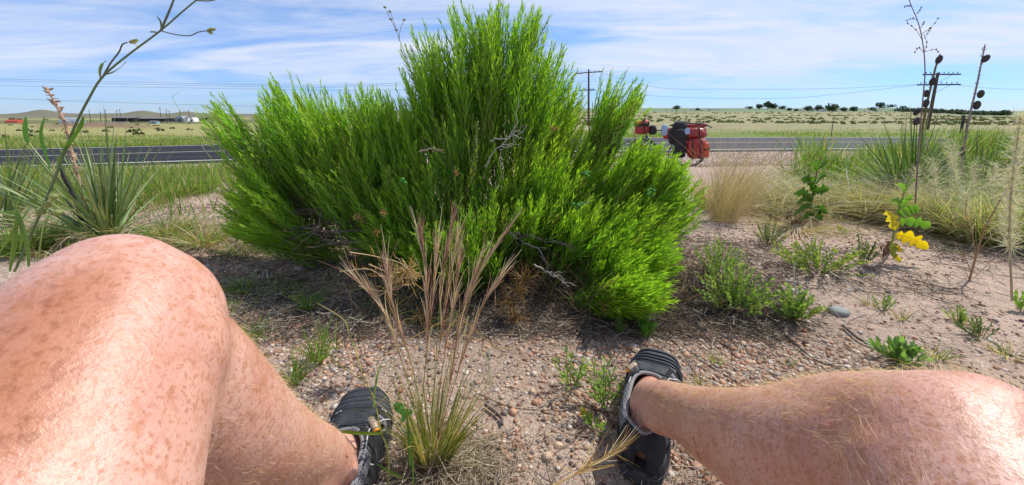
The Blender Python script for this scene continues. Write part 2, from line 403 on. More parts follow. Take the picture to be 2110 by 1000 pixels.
# road -----------------------------------------------------------
asp = mat('asphalt', (.042, .042, .046), rough=.72, attr=True, noise=(40, .2), bump=(180, .5, .004), spec=.12)
def road_sheet(d0, d1, z, colfn=None, x0=-60, x1=120, n=260, ny=9):
    xs = np.linspace(x0, x1, n); mbr = MB()
    ds = np.linspace(d0, d1, ny)
    Xs = np.repeat(xs[:, None], ny, 1); Ys = road_y(xs)[:, None] + ds[None, :]
    V = np.stack([Xs, Ys, np.full_like(Xs, z)], -1).reshape(-1, 3)
    ii = np.arange(n - 1)[:, None] * ny; jj = np.arange(ny - 1)[None, :]
    Fq = np.stack([ii + jj, ii + ny + jj, ii + ny + jj + 1, ii + jj + 1], -1).reshape(-1, 4)
    c = None if colfn is None else colfn(Xs.ravel(), np.tile(ds, n))
    mbr.add(V, Fq, c); return mbr
def aspcol(x, d):
    k = np.full(len(x), .018); k = k + .016 * np.exp(-((d - 1.4) / .35) ** 2) + .016 * np.exp(-((d - 2.9) / .35) ** 2) + .014 * np.exp(-((d - 4.4) / .4) ** 2) + .014 * np.exp(-((d - 5.7) / .35) ** 2)
    k = k + .036 * sst(x, -2, 10)       # sun glance painted into the colour as paler asphalt to the right
    k = np.where(d < .0, k * .8, k)
    return np.stack([k, k, k * 1.06], 1)
tag(road_sheet(-.55, 6.95, ROADZ, aspcol, ny=41).obj('road', asp), 'two lane asphalt road crossing behind the shrub', None, None, 'structure')
skirt = MB(); xs = np.linspace(-60, 120, 260)
for d, s in ((-.55, -1), (6.95, 1)):
    V = np.concatenate([np.stack([xs, road_y(xs) + d, np.full_like(xs, ROADZ)], 1), np.stack([xs, road_y(xs) + d + s * .12, np.full_like(xs, ROADZ - .12)], 1)])
    k = np.arange(259); skirt.add(V, np.stack([k, k + 1, k + 261, k + 260], 1), (.03, .03, .03))
tag(skirt.obj('road_edge', asp), 'broken dark edge of the asphalt road', None, None, 'structure')
lp = mat('line_paint', (.70, .69, .65), rough=.6, noise=(9, .22))
yp = mat('centre_line_paint', (.60, .54, .40), rough=.6, noise=(9, .22))
for nm, d, wd, pm, lb in (('road_line', .0, .13, lp, 'near white edge line painted along the road'), ('road_line', 6.55, .11, lp, 'far white edge line painted along the road'), ('centre_line', 3.28, .1, yp, 'pale centre line painted along the road')):
    tag(road_sheet(d, d + wd, ROADZ + .005, ny=2).obj(nm, pm), lb, None, None, 'structure')

# ================================================================ far things
def ztop(py, Y): return CAM_H + (232 - py) * Y / FPX * 1.0
def far_pt(px, py, D):
    return PY(px, py, D)
# telephone poles and wires
def tele_pole(base, top, D, arms, label, yaw, nins=8):
    b = far_pt(*base, D); t = far_pt(*top, D); b[2] = hz(b[0], b[1]) - .3
    root = empty('telephone_pole', b); tag(root, label, 'telephone pole', 'telephone poles along the road')
    P = np.linspace(b, t, 6); tubes(MB(), P, np.linspace(.17, .11, 6), 10, cap=True).obj('pole', M['wood'], root)
    ends = []
    for px, py, ln in arms:
        c = far_pt(px, py, D); dv = np.array([math.cos(yaw), math.sin(yaw), 0.0])
        rot = rz_(yaw); mb = MB(); cc_ = c + np.array([-dv[1], dv[0], 0]) * -.16
        box(mb, cc_, (ln, .11, .13), rot)
        arm = mb.obj('crossarm', M['wood'], root, False)
        for s in (-1, 1):
            bm_ = tubes(MB(), np.array([cc_ + dv * s * ln * .28 - [0, 0, .05], c - [0, 0, .75]]), .02, 4); bm_.obj('brace', M['metal'], root)
        for k in range(nins):
            q = (k + .5) / nins * 2 - 1
            if abs(q) < .12: continue
            ip = cc_ + dv * q * ln * .48 + [0, 0, .065]
            tubes(MB(), np.array([ip, ip + [0, 0, .07], ip + [0, 0, .13], ip + [0, 0, .19]]), [[.015, .02, .05, .03]], 6, cap=True).obj('insulator', M['dark'], arm)
        ends.append((cc_ - dv * ln * .47, cc_ + dv * ln * .47))
    return ends
e1 = tele_pole((1213, 262), (1213, 143), 55, [(1213, 150, 4.3), (1210, 186, 2.6)], 'telephone pole with slanting crossarm behind the shrub', R(-42), 6)
e2 = tele_pole((1908, 280), (1933, 150), 40, [(1937, 154, 3.4), (1931, 175, 3.9)], 'telephone pole with two crossarms behind the yucca seed stalks', R(-6))
def wire(pts, label, D0, D1):
    P = []
    n = len(pts)
    for q, (px, py) in enumerate(pts): P.append(far_pt(px, py, D0 + (D1 - D0) * q / (n - 1)))
    o = tubes(MB(), spline(P, 40), .013, 4).obj('overhead_wire', M['wire']); tag(o, label, 'overhead wire', 'telephone wires')
wire([(-260, 158), (0, 163), (300, 170), (540, 175), (760, 174), (1000, 162), (1200, 152)], 'highest wire left of the shrub', 48, 55)
wire([(-260, 161), (0, 167), (300, 174), (540, 179), (760, 178), (1000, 166), (1196, 155)], 'second highest wire left of the shrub, close under the top one', 48, 55)
wire([(-260, 171), (0, 177), (300, 180), (540, 184), (760, 186), (1000, 182), (1210, 168)], 'third wire down left of the shrub', 48, 55)
wire([(-260, 192), (0, 203), (200, 210), (400, 216), (620, 220), (900, 214), (1205, 188)], 'lowest wire left of the shrub', 48, 55)
wire([(1230, 148), (1350, 180), (1500, 184), (1700, 183), (1905, 174)], 'upper wire between the two telephone poles', 55, 40)
wire([(1212, 186), (1350, 198), (1480, 203), (1600, 203), (1700, 197), (1895, 175)], 'lower wire between the two telephone poles', 55, 40)
wire([(1968, 175), (2040, 182), (2110, 184), (2300, 182)], 'wire leaving the right hand telephone pole to the right', 40, 36)
# thin farm poles
fp = [(185, 227, 240), (208, 230, 250), (243, 227, 254), (249, 225, 240), (218, 226, 240), (332, 221, 250), (345, 225, 253), (351, 228, 250), (373, 226, 250), (391, 227, 251)]
flab = ['first pole from the left above the grey arched hut', 'second pole from the left, right of the arched hut', 'tall pole in front of the dark shed\'s left end', 'short pole behind the dark shed\'s left end', 'thin pole with a bar left of the dark shed', 'tallest pole leaning left of the white arched barn', 'dark pole before the long shed\'s right end', 'short pole close right of the shed\'s dark pole', 'pole rising behind the white arched barn', 'pole right of the white arched barn']
for (px, y0, y1), lb in zip(fp, flab):
    lean = -3 if px > 240 else -2
    D = 300; b = far_pt(px, y1, D); t = far_pt(px + lean, y0, D); b[2] = min(b[2], hz(b[0], b[1]) + .3) - .3
    r_ = empty('utility_pole', b); tag(r_, lb, 'utility pole', 'thin poles round the far farm')
    tubes(MB(), np.linspace(b, t, 3), [[.22, .19, .16]], 6, cap=True).obj('pole', M['wood'], r_)
    box(MB(), t - [0, 0, .6], (2.0 if px != 218 else 4, .12, .14)).obj('crossarm', M['wood'], r_)
# farm buildings, left
def hut(name, px0, px1, ytop, ybot, D, m, label, depth=9, cat='farm shed', kind='arch', doors=(), wins=()):
    a = far_pt(px0, ybot, D); b = far_pt(px1, ybot, D); wd = b[0] - a[0]; h = (ybot - ytop) * D / FPX; cx = (a[0] + b[0]) / 2; z0 = a[2] - .25; h += .25
    root = empty(name, (cx, D, z0)); tag(root, label, cat, 'buildings of the far farm' if px0 < 600 else 'far buildings on the prairie')
    if kind == 'arch':           # arch axis along X: long side seen, ribs
        n = 13; mb = MB(); th = np.linspace(0, math.pi, n); yy_ = D + depth / 2 * np.cos(th); zz_ = z0 + h * np.sin(th) ** .8; xs_ = np.linspace(a[0], b[0], 25)
        V = np.stack([np.stack([np.full(n, x_), (yy_ - D) * (1 + .012 * (q % 2)) + D, (zz_ - z0) * (1 + .012 * (q % 2)) + z0], 1) for q, x_ in enumerate(xs_)]).reshape(-1, 3)
        ii = np.arange(24)[:, None] * n; jj = np.arange(n - 1)[None, :]
        mb.add(V, np.stack([ii + jj, ii + jj + 1, ii + n + jj + 1, ii + n + jj], -1).reshape(-1, 4)); mb.obj('roof', m, root, False)
        for x_ in (a[0] + .02, b[0] - .02):
            E = np.stack([np.full(n, x_), yy_, zz_], 1) * 1.0; mb = MB(); mb.add(E, np.arange(n)[None, :]); mb.obj('end_wall', m, root, False)
    elif kind == 'archfront':
        n = 17; th = np.linspace(0, math.pi, n); mb = MB(); xx_ = cx - wd / 2 * np.cos(th); zz_ = z0 + h * np.sin(th) ** .75
        V = np.concatenate([np.stack([xx_, np.full(n, y_), zz_], 1) for y_ in (D, D + depth)]); k = np.arange(n - 1)
        mb.add(V, np.stack([k, k + n, k + n + 1, k + 1], 1)); mb.obj('roof', m, root, False)
        mb = MB(); mb.add(np.stack([xx_ * .995 + cx * .005, np.full(n, D + .03), zz_], 1), np.arange(n)[None, :]); mb.obj('end_wall', m, root, False)
    else:
        mb = MB(); box(mb, (cx, D + depth / 2, z0 + h * .35), (wd, depth, h * .7)); mb.obj('wall', m, root, False)
        mb = MB(); o_ = wd * .02; zr = z0 + h * .7
        V = [(a[0] - o_, D - .3, zr), (b[0] + o_, D - .3, zr), (b[0] + o_, D + depth / 2, z0 + h), (a[0] - o_, D + depth / 2, z0 + h), (a[0] - o_, D + depth + .3, zr), (b[0] + o_, D + depth + .3, zr)]
        if kind == 'gable':
            V = [(a[0] - .2, D - .3, zr), (a[0] - .2, D + depth, zr), (cx, D + depth, z0 + h), (cx, D - .3, z0 + h), (b[0] + .2, D - .3, zr), (b[0] + .2, D + depth, zr)]
            mb.add(V, [np.array([[0, 3, 2, 1], [3, 4, 5, 2]]), np.array([[0, 4, 3], [1, 2, 5]])])
        else: mb.add(V, [np.array([[0, 1, 2, 3], [3, 2, 5, 4]]), np.array([[0, 3, 4], [1, 5, 2]])])
        mb.obj('roof', M['roofgrey'] if m is not M['redpaint'] else m, root, False)
    for q in doors:
        mb = MB(); box(mb, (a[0] + wd * q, D - .06, z0 + h * .27), (wd * .12, .1, h * .54)); mb.obj('door', M['dark'], root, False)
    for q in wins:
        mb = MB(); box(mb, (a[0] + wd * q, D - .06, z0 + h * .42), (wd * .07, .1, h * .2)); mb.obj('window', M['glass'], root, False)
    return root
hut('red_shed', 18, 44, 247, 256, 290, M['redpaint'], 'small red shed at the far left end of the farm', 5, kind='arch')
hut('arched_hut', 133, 166, 243, 256, 290, M['galv'], 'long grey arched metal hut behind the brown dirt mound', 8)
hut('long_shed', 231, 276, 240, 251, 292, M['dark'], 'left half of the long dark open cattle shed', 8, kind='shed', doors=(.2, .5, .8))
hut('gable_barn', 275.5, 284, 241, 248, 300, M['white'], 'small white gable between the two dark sheds', 5, kind='gable', doors=(.5,))
hut('long_shed', 285, 339, 242, 250.5, 292, M['dark'], 'right half of the long dark open cattle shed', 8, kind='shed', doors=(.15, .4, .65, .9))
hut('stock_trailer', 308, 323, 249, 255.5, 270, M['bluepaint'], 'pale blue stock trailer parked before the dark sheds', 2.5, 'trailer', kind='shed', doors=(.5,))
hut('arched_barn', 358, 381, 240, 251, 300, M['galv'], 'white fronted arched barn, largest at the farm\'s right end', 8, kind='archfront', doors=(.5,))
hut('white_shed', 380, 388, 240.5, 250, 296, M['white'], 'square white shed against the arched barn', 5, kind='shed', wins=(.5,))
hut('arched_hut', 389, 400, 243, 251, 298, M['white'], 'small white arched hut right of the square shed', 5, kind='archfront', doors=(.5,))
fr = empty('rail_fence', far_pt(210, 252, 280)); tag(fr, 'pale rail fence in front of the dark cattle shed', 'fence')
for q in range(12):
    p_ = far_pt(208 + q * 5.2, 253.5, 280); box(MB(), p_ + [0, 0, .2], (.16, .16, 1.5)).obj('post', M['white'], fr, False)
for dz in (.35, .85): box(MB(), (far_pt(208, 253, 280) + far_pt(266, 253, 280)) / 2 + [0, 0, dz - .3], (58 * 280 / FPX, .08, .14)).obj('rail', M['white'], fr, False)
# houses, right
rh = [(1652, 1662, 227, 231, 700, 'tiny white house at the left of the tree clump, first of three'), (1672, 1679, 224.5, 229, 720, 'small white gabled house standing among the clump of trees'), (1690, 1703, 226, 230.5, 700, 'pale flat house close left of the largest tree'), (1727, 1736, 228.5, 231.5, 690, 'low pale shed right of the largest tree'), (1786, 1800, 228, 231.8, 690, 'low white building, left of a pair before the dark wood'), (1806, 1823, 229, 232, 690, 'long low white building, right of a pair before the dark wood'), (1538, 1552, 219.5, 223.5, 1100, 'grey house on the ridge left of the tallest ridge trees'), (1815, 1826, 219.5, 223, 1150, 'white house between two trees on the right ridge'), (2083, 2096, 239, 242.5, 560, 'small white building at the far right below the hill'), (1426, 1436, 226, 229, 900, 'white speck of a house nearest the parked bicycle'), (1462, 1483, 225, 228.5, 900, 'long grey roofed house on the skyline right of the bicycle')]
for q, (a0, a1, t0, b0, D, lb) in enumerate(rh): hut('farmhouse', a0, a1, t0, b0, D, M['white'], lb, 8, 'house', kind='shed' if q != 1 else 'gable', doors=(.3,), wins=(.12, .5, .7, .88))
# far trees
def leafball(mb, c, r, n, col, sz):
    """leaf clumps spread in an uneven crown"""
    d = nrm(rng.normal(size=(n, 3))); rad = rng.random((n, 1)) ** .45
    lob = 1 + .28 * np.sin(d[:, :1] * 5 + c[0]) * np.cos(d[:, 2:] * 4 + c[1]); p = c + d * rad * lob * np.asarray(r)
    u = nrm(rng.normal(size=(n, 3))); v = nrm(np.cross(u, d)); s = sz * (.6 + .8 * rng.random((n, 1)))
    V = np.stack([p - u * s - v * s * .6, p + u * s - v * s * .5, p + u * s * .7 + v * s * .6, p - u * s * .6 + v * s * .7], 1).reshape(-1, 3)
    F = np.arange(n * 4).reshape(n, 4); mb.add(V, F, np.repeat(jit(col, n, .35, .08), 4, 0))
ft = [(1565, 217, 226, 11, 1100, 'first ridge tree from the left beyond the road'), (1581, 213, 225, 13, 1100, 'tallest round topped tree of the left ridge group'), (1593, 216, 226, 13, 1100, 'broad tree right of the tallest ridge tree'), (1611, 220, 227, 12, 1000, 'low spreading tree at the right end of the left ridge group'), (1545, 221, 226, 7, 1100, 'small tree by the grey ridge house'), (1626, 224, 230, 8, 760, 'lone small round tree between ridge group and white houses'), (1664, 221, 231, 14, 720, 'wide tree behind the tiny white house'), (1687, 220, 231, 13, 730, 'tree between the gabled and the flat house'), (1713, 218, 232, 20, 700, 'largest dark tree beside the white houses'), (1738, 223, 231, 10, 710, 'small tree just right of the largest dark tree'), (1758, 222, 231, 12, 700, 'round tree farther right of the largest dark tree'), (1796, 223, 230, 12, 720, 'tree above the left low white building'), (1813, 214, 223.5, 14, 1150, 'spreading tree at the left on the right ridge'), (1835, 217, 223.5, 16, 1150, 'low wide tree at the right on the right ridge'), (1861, 219.5, 224, 10, 1150, 'small bush like tree on the right end of the ridge'), (1393, 220, 228, 14, 640, 'lone dark round tree on the skyline above the bicycle'), (1437, 224, 229, 7, 900, 'small tree on the skyline between two far houses'), (1640, 226, 231, 7, 720, 'smallest bush left of the tiny white house'), (2070, 230, 242, 16, 620, 'dark tree near the right edge of the skyline')]
for px, t0, b0, wd, D, lb in ft:
    b = far_pt(px, b0, D); h = (b0 - t0) * D / FPX * 1.25; r_ = wd * D / FPX * .62; root = empty('tree', b); tag(root, lb, 'tree', 'trees on the far prairie')
    tubes(MB(), np.linspace(b - [0, 0, 1.5], b + [r_ * .05, 0, h * .6], 4), np.linspace(.5, .2, 4), 6, C=(.06, .045, .035)).obj('trunk', M['bark'], root)
    mb = MB(); leafball(mb, b + [0, 0, h * .58], (r_, r_, h * .45), 260, (.035, .065, .030), h * .10); mb.obj('crown', M['leaf'], root)
mb = MB()
for q in range(120):
    px = rng.uniform(1795, 2062); k = (px - 1795) / 265; D = rng.uniform(600, 660) + 60 * (1 - k)
    yb = 232.5 + 9 * k; hh = rng.uniform(5, 9) if px > 1845 else rng.uniform(2.5, 4)
    b = far_pt(px, yb, D); b[2] = min(b[2], hz(b[0], b[1])) if px < 1845 else hz(b[0], b[1]); h = hh * D / FPX
    leafball(mb, b + [0, 0, h * .5], (h * 1.0, h * .8, h * .6), 70, (.032, .058, .034), h * .16)
tag(mb.obj('far_wood', M['leaf']), 'dark band of far off woodland along the foot of the right hills', 'woodland', None, 'stuff')
mb = MB()
for q in range(46):
    px = rng.choice([rng.uniform(1630, 1845), rng.uniform(1360, 1480), rng.uniform(400, 440), rng.uniform(0, 420)]); D = rng.uniform(650, 900) if px > 600 else rng.uniform(330, 430)
    b = far_pt(px, 230 if px > 600 else 252, D); b[2] = hz(b[0], b[1]) if px < 600 else b[2]; h = rng.uniform(1.5, 3)
    leafball(mb, b + [0, 0, h * .5], (h * 1.6, h * .8, h * .6), 40, (.04, .06, .035), h * .2)
tag(mb.obj('far_bushes', M['leaf']), 'scattered dark bushes round the far houses', 'bushes', None, 'stuff')
# scrub dots on the prairie
mb = MB(); ns = 5200
D = 26 * (560 / 26) ** (rng.random(ns) ** .75); a_ = rng.uniform(-1.5, 1.75, ns); x_ = a_ * D; z_ = hgt(x_, D)
keep = ((fbm(x_ * .03, D * .03, 3) > .40) & (D - road_y(x_) > 9) & ((a_ > .05) | (rng.random(ns) < .05)))
x_, D, z_ = x_[keep], D[keep], z_[keep]; n = len(x_)
s_ = rng.uniform(.12, .42, n) * (1 + D / 260); nb = 14
d_ = nrm(rng.normal(size=(n, nb, 3))); d_[..., 2] = np.abs(d_[..., 2]); base = np.stack([x_, D, z_], 1)[:, None, :]
P0 = base + d_ * s_[:, None, None] * np.array([1.25, 1, .15]); P1 = base + d_ * s_[:, None, None] * np.array([1.5, 1, .9]) + [0, 0, .12]
P = np.stack([P0, (P0 + P1) / 2 + rng.normal(size=P0.shape) * .04, P1], 2).reshape(-1, 3, 3)
ribbons(mb, P, np.repeat(s_, nb)[:, None] * np.array([[.32, .34, .1]]), rng.normal(size=(n * nb, 3)), np.repeat(jit((.10, .115, .05), n, .35, .12), nb, 0))
tag(mb.obj('prairie_scrub', M['leaf']), 'small dark scrub clumps dotted over the tan prairie', 'scrub', None, 'stuff')
# fence beyond the road
fence = empty('wire_fence', (0, 27, hz(0, 27))); tag(fence, 'wire fence with thin steel posts beyond the road', 'fence')
fx = np.arange(4, 60, 8.4); fy = road_y(fx) + 10.5
for x_, y_ in zip(fx, fy):
    z0 = hz(x_, y_); mb = MB(); box(mb, (x_, y_, z0 + .5), (.03, .03, 1.1)); mb.obj('post', M['wood'], fence, False)
for hgt_ in (.45, .75, 1.02):
    P = np.array([[x_, y_ - .03, hz(x_, y_) + hgt_] for x_, y_ in zip(fx, fy)]); tubes(MB(), P, .004, 3).obj('wire', M['wire'], fence)
pb = GT(1980, 279); pt = PY(1986, 238, pb[1]); ro = empty('fence_post', pb); tag(ro, 'thick dark leaning fence post between the right seed stalks', 'fence post')
tubes(MB(), np.linspace(pb - [0, 0, .1], pt, 4), .09, 8, cap=True).obj('post', M['dark'], ro)
tubes(MB(), np.array([pt - [0, 0, .02], pt + [0, 0, .03]]), .1, 8, cap=True).obj('cap', M['metal'], ro)

# ================================================================ grass and verge (nobody could count these blades)
def blades(name, label, xs, ys, hts, cols, wd=.0035, bend=.35, K=4, zoff=0, cat='grass', lean=None, matn='leaf'):
    n = len(xs); z = hgt(xs, ys) - .01 + zoff
    az = rng.uniform(0, 2 * math.pi, n); b = (rng.random(n) * bend + .05) * hts
    dv = np.stack([np.cos(az), np.sin(az), np.zeros(n)], 1) * b[:, None]
    if lean is not None: dv = dv + np.asarray(lean) * hts[:, None]
    t = np.linspace(0, 1, K)[None, :, None]
    P = np.stack([xs, ys, z], 1)[:, None, :] + dv[:, None, :] * t ** 1.8 + np.array([0, 0, 1.])[None, None] * hts[:, None, None] * (t - .12 * t ** 3)
    W = wd * (np.array([1, .95, .7, .06]) if K == 4 else np.linspace(1, .06, K))[None, :] * (.7 + .6 * rng.random((n, 1)))
    az2 = rng.uniform(0, math.pi, n); S = np.stack([np.cos(az2), np.sin(az2) * .5, np.zeros(n)], 1)
    mb = MB(); ribbons(mb, P, W, S, cols); o = mb.obj(name, M[matn]); tag(o, label, cat, None, 'stuff'); return o
def scatter(n, a0, a1, y0, y1, dens, pw=1.0):
    out = []
    tot = 0
    while tot < n:
        Yv = y0 * (y1 / y0) ** rng.random(n * 2); Av = rng.uniform(a0, a1, n * 2); Xv = Av * Yv
        k = rng.random(n * 2) < dens(Xv, Yv); out.append(np.stack([Xv[k], Yv[k]], 1)); tot += k.sum()
    return np.concatenate(out)[:n].T
def mixcols(n, pal, wts): 
    k = rng.choice(len(pal), n, p=np.array(wts) / sum(wts)); return np.clip(np.array(pal)[k] * (1 + rng.normal(size=(n, 1)) * .14), .01, .9)
G1, G2, G3, TAN, PALE, STRAW = (.14, .26, .035), (.22, .33, .05), (.08, .16, .025), (.42, .33, .16), (.58, .50, .34), (.50, .40, .20)
# left verge
x_, y_ = scatter(15000, -1.75, -.55, 2.1, 9.2, lambda x, y: np.clip((fbm(x * 1.6, y * 1.6, 3) - .32) * 3.2, 0, 1) * (y < road_y(x) - 1.5) * np.clip((y - 1.9) / .8 + (x / y < -1.0) * .5, .1, 1))
blades('verge_grass', 'green and straw grass on the verge left of the shrub', x_, y_, rng.uniform(.06, .22, len(x_)) * (1 - .45 * (y_ > road_y(x_) - 4)), mixcols(len(x_), [G1, G2, G3, TAN, PALE], [5, 6, 1.5, 3, 1.5]), .0028)
# right verge
x_, y_ = scatter(26000, .72, 1.6, 2.7, 10.5, lambda x, y: np.clip((fbm(x * 1.4 + 7, y * 1.4, 3) - .36) * 4.5, 0, 1) * np.clip((x / y - .64 - .025 * y) * 9, 0, 1) * (y < road_y(x) - 1.3))
blades('verge_grass', 'tall green grass on the verge right of the shrub', x_, y_, rng.uniform(.12, .46, len(x_)) * (.55 + .75 * sst(fbm(x_ * 2.3, y_ * 2.3, 3), .35, .6)), mixcols(len(x_), [G1, G2, G3, TAN, PALE], [5, 8, 2, 2, 1]), .0034)
# far verge beyond the road
x_, y_ = scatter(22000, -1.45, 1.6, 16, 44, lambda x, y: (y - road_y(x) > 7.6) * np.clip((fbm(x * .25, y * .25, 3) - .3) * 3, .05, 1) * np.clip((46 - y) / 20, 0, 1))
blades('far_verge_grass', 'green grass strip along the far side of the road', x_, y_, rng.uniform(.08, .30, len(x_)), mixcols(len(x_), [G1, G2, G3, TAN, STRAW], [4, 6, 2, 3, 2]), .016, K=3)
# ================================================================ the big shrub
def shoot_leaves(mb, base, dirv, L, bend, nl, ll, lw, ang, cols, fold=.35, K=3, tipc=None, start=.12, tipshrink=.55):
    """linear leaves set spirally along N shoots"""
    N = len(base); t = np.linspace(start, 1, nl)[None, :] + (rng.random((N, nl)) - .5) * .02
    P = base[:, None] + dirv[:, None] * (L[:, None, None] * t[..., None]) + bend[:, None] * (t ** 2)[..., None]
    T = nrm(dirv[:, None] * L[:, None, None] + 2 * bend[:, None] * t[..., None])
    a = nrm(np.cross(T, np.array([.31, .2, .93]))); b = np.cross(T, a)
    ph = np.arange(nl)[None, :] * 2.4 + rng.uniform(0, 6.28, (N, 1)) + rng.normal(size=(N, nl)) * .25
    r = a * np.cos(ph)[..., None] + b * np.sin(ph)[..., None]
    an = (ang * (1.15 - .55 * t) * (.8 + .4 * rng.random((N, nl))))[..., None]
    D = T * np.cos(an) + r * np.sin(an)
    ln = (ll * (1 - tipshrink * np.clip((t - .55) / .45, 0, 1)) * (.75 + .5 * rng.random((N, nl))))[..., None]
    k = np.linspace(0, 1, K)
    curve = (T - D * 1.0) * .22 + np.array([0, 0, -.06])
    PP = P[:, :, None, :] + D[:, :, None, :] * ln[:, :, None, :] * k[None, None, :, None] + curve[:, :, None, :] * ln[:, :, None, :] * (k ** 2)[None, None, :, None]
    prof = {3: [.7, 1.0, .08], 4: [.5, 1.0, .8, .06], 5: [.35, .9, 1, .7, .06]}[K]
    C = np.repeat(cols[:, None], nl, 1)
    if tipc is not None:
        q = np.clip((t - .35) / .65, 0, 1)[..., None]; C = C * (1 - q * .6) + np.asarray(tipc) * q * .6
    C = C * (1 + rng.normal(size=(N, nl, 1)) * .10)
    ribbons(mb, PP.reshape(-1, K, 3), lw * np.array(prof)[None], np.cross(D, T).reshape(-1, 3) + rng.normal(size=(N * nl, 3)) * .15, np.clip(C, .004, 1).reshape(-1, 3), fold)
def stems(mb, base, dirv, L, bend, r0, r1, col, K=4, sides=3, t0=0.0):
    t = np.linspace(t0, 1, K)[None, :, None]
    P = base[:, None] + dirv[:, None] * (L[:, None, None] * t) + bend[:, None] * t ** 2
    tubes(mb, P, np.linspace(r0, r1, K)[None], sides, col)
BY = 1.46
ROOT = np.array([-.06, BY + .02, .02])
# clumps: pixel centre, pixel radii, distance Y, depth radius, share of shoots, lean (towards), colour key
LOBES = [
 (440, 246, 44, 60, 1.50, .09, 34, (-.75, 0, .75), 0), (505, 330, 60, 80, 1.48, .13, 70, (-.6, 0, .8), 0), (470, 420, 42, 60, 1.40, .10, 44, (-.75, -.2, .5), 0),
 (520, 425, 62, 62, 1.36, .12, 84, (-.6, -.3, .5), 0), (500, 470, 52, 26, 1.34, .10, 34, (-.7, -.3, .25), 0), (590, 268, 75, 120, 1.52, .17, 150, (-.38, 0, .92), 0),
 (560, 232, 42, 80, 1.55, .12, 50, (-.4, 0, .92), 0), (655, 262, 62, 105, 1.50, .18, 130, (-.28, 0, .95), 0), (735, 278, 70, 108, 1.48, .20, 150, (-.2, 0, .97), 0), (690, 375, 90, 60, 1.36, .14, 100, (-.3, -.25, .85), 1),
 (805, 330, 75, 110, 1.46, .22, 150, (-.12, 0, 1), 1), (800, 240, 40, 60, 1.5, .15, 36, (-.1, 0, 1), 0), (868, 150, 50, 105, 1.5, .16, 96, (-.26, 0, 1), 0), (940, 150, 62, 120, 1.48, .20, 140, (-.06, 0, 1), 0),
 (1010, 130, 60, 120, 1.47, .21, 140, (.02, 0, 1), 0), (1085, 125, 55, 120, 1.48, .20, 130, (.2, 0, 1), 0), (1145, 185, 55, 100, 1.5, .18, 96, (.38, 0, .92), 0), (1180, 225, 36, 80, 1.52, .12, 40, (.45, 0, .9), 2),
 (950, 290, 110, 70, 1.36, .14, 84, (-.05, -.2, 1), 1), (1095, 300, 90, 70, 1.38, .14, 56, (.2, -.15, 1), 2), (880, 400, 90, 80, 1.30, .13, 120, (-.15, -.25, .9), 1), (780, 440, 70, 60, 1.28, .10, 60, (-.35, -.3, .7), 1),
 (1250, 215, 26, 75, 1.55, .10, 17, (.22, 0, .95), 0), (1290, 195, 40, 60, 1.50, .11, 34, (.5, 0, .85), 0), (1325, 195, 22, 45, 1.46, .08, 16, (.75, 0, .75), 0), (1230, 310, 60, 60, 1.50, .12, 60, (.55, 0, .8), 2), (1030, 375, 85, 45, 1.33, .10, 70, (.05, -.2, 1), 0), (1120, 350, 50, 60, 1.36, .10, 60, (.25, -.1, .95), 0), (1385, 345, 40, 24, 1.36, .07, 50, (.55, -.1, .8), 0), (1335, 316, 45, 26, 1.38, .08, 70, (.5, -.1, .8), 0), (1400, 362, 34, 26, 1.34, .07, 40, (.6, -.1, .75), 0), (1200, 340, 50, 60, 1.42, .12, 60, (.45, -.1, .85), 0),
 (1180, 400, 90, 65, 1.36, .14, 140, (.4, -.15, .85), 0), (1295, 348, 65, 72, 1.42, .14, 120, (.45, -.1, .85), 0), (1368, 362, 55, 62, 1.40, .12, 95, (.6, -.1, .8), 0), (1415, 415, 45, 62, 1.36, .10, 80, (.75, -.1, .7), 0), (830, 235, 45, 75, 1.47, .15, 80, (-.15, 0, 1), 0), (845, 330, 60, 80, 1.42, .15, 90, (-.1, 0, 1), 0), (775, 238, 45, 65, 1.5, .15, 50, (-.2, 0, 1), 0), (1020, 30, 120, 40, 1.48, .14, 60, (0, 0, 1), 0),
 (1330, 470, 80, 75, 1.26, .14, 140, (.55, -.3, .65), 0), (1230, 470, 80, 60, 1.22, .12, 90, (.4, -.35, .75), 0), (1300, 560, 75, 55, 1.12, .10, 100, (.5, -.45, .55), 0), (1380, 530, 38, 50, 1.16, .08, 46, (.8, -.3, .4), 0),
 (1330, 635, 62, 50, .99, .07, 120, (.5, -.5, .45), 0), (1285, 655, 34, 30, .98, .05, 30, (.3, -.5, .5), 0), (1000, 450, 90, 60, 1.22, .12, 90, (0, -.35, .9), 1), (1110, 440, 60, 45, 1.22, .1, 50, (.2, -.4, .8), 0),
 (900, 520, 80, 65, 1.17, .08, 90, (-.2, -.4, .8), 1), (980, 560, 60, 60, 1.12, .07, 60, (0, -.4, .8), 1), (810, 510, 45, 30, 1.2, .07, 24, (-.4, -.4, .6), 1), (930, 620, 40, 34, 1.10, .05, 16, (-.1, -.5, .6), 3), (760, 490, 40, 24, 1.25, .07, 18, (-.5, -.3, .5), 1),
]
LC = [np.array([.20, .41, .024]), np.array([.12, .30, .025]), np.array([.29, .43, .03]), np.array([.30, .30, .04])]
B_, D_, L_, BD_, C_, RT_ = [], [], [], [], [], []
shrub = empty('shrub', ROOT); tag(shrub, 'large bright green shrub with narrow leaves filling the middle', 'shrub')
limb = MB(); twig = MB()
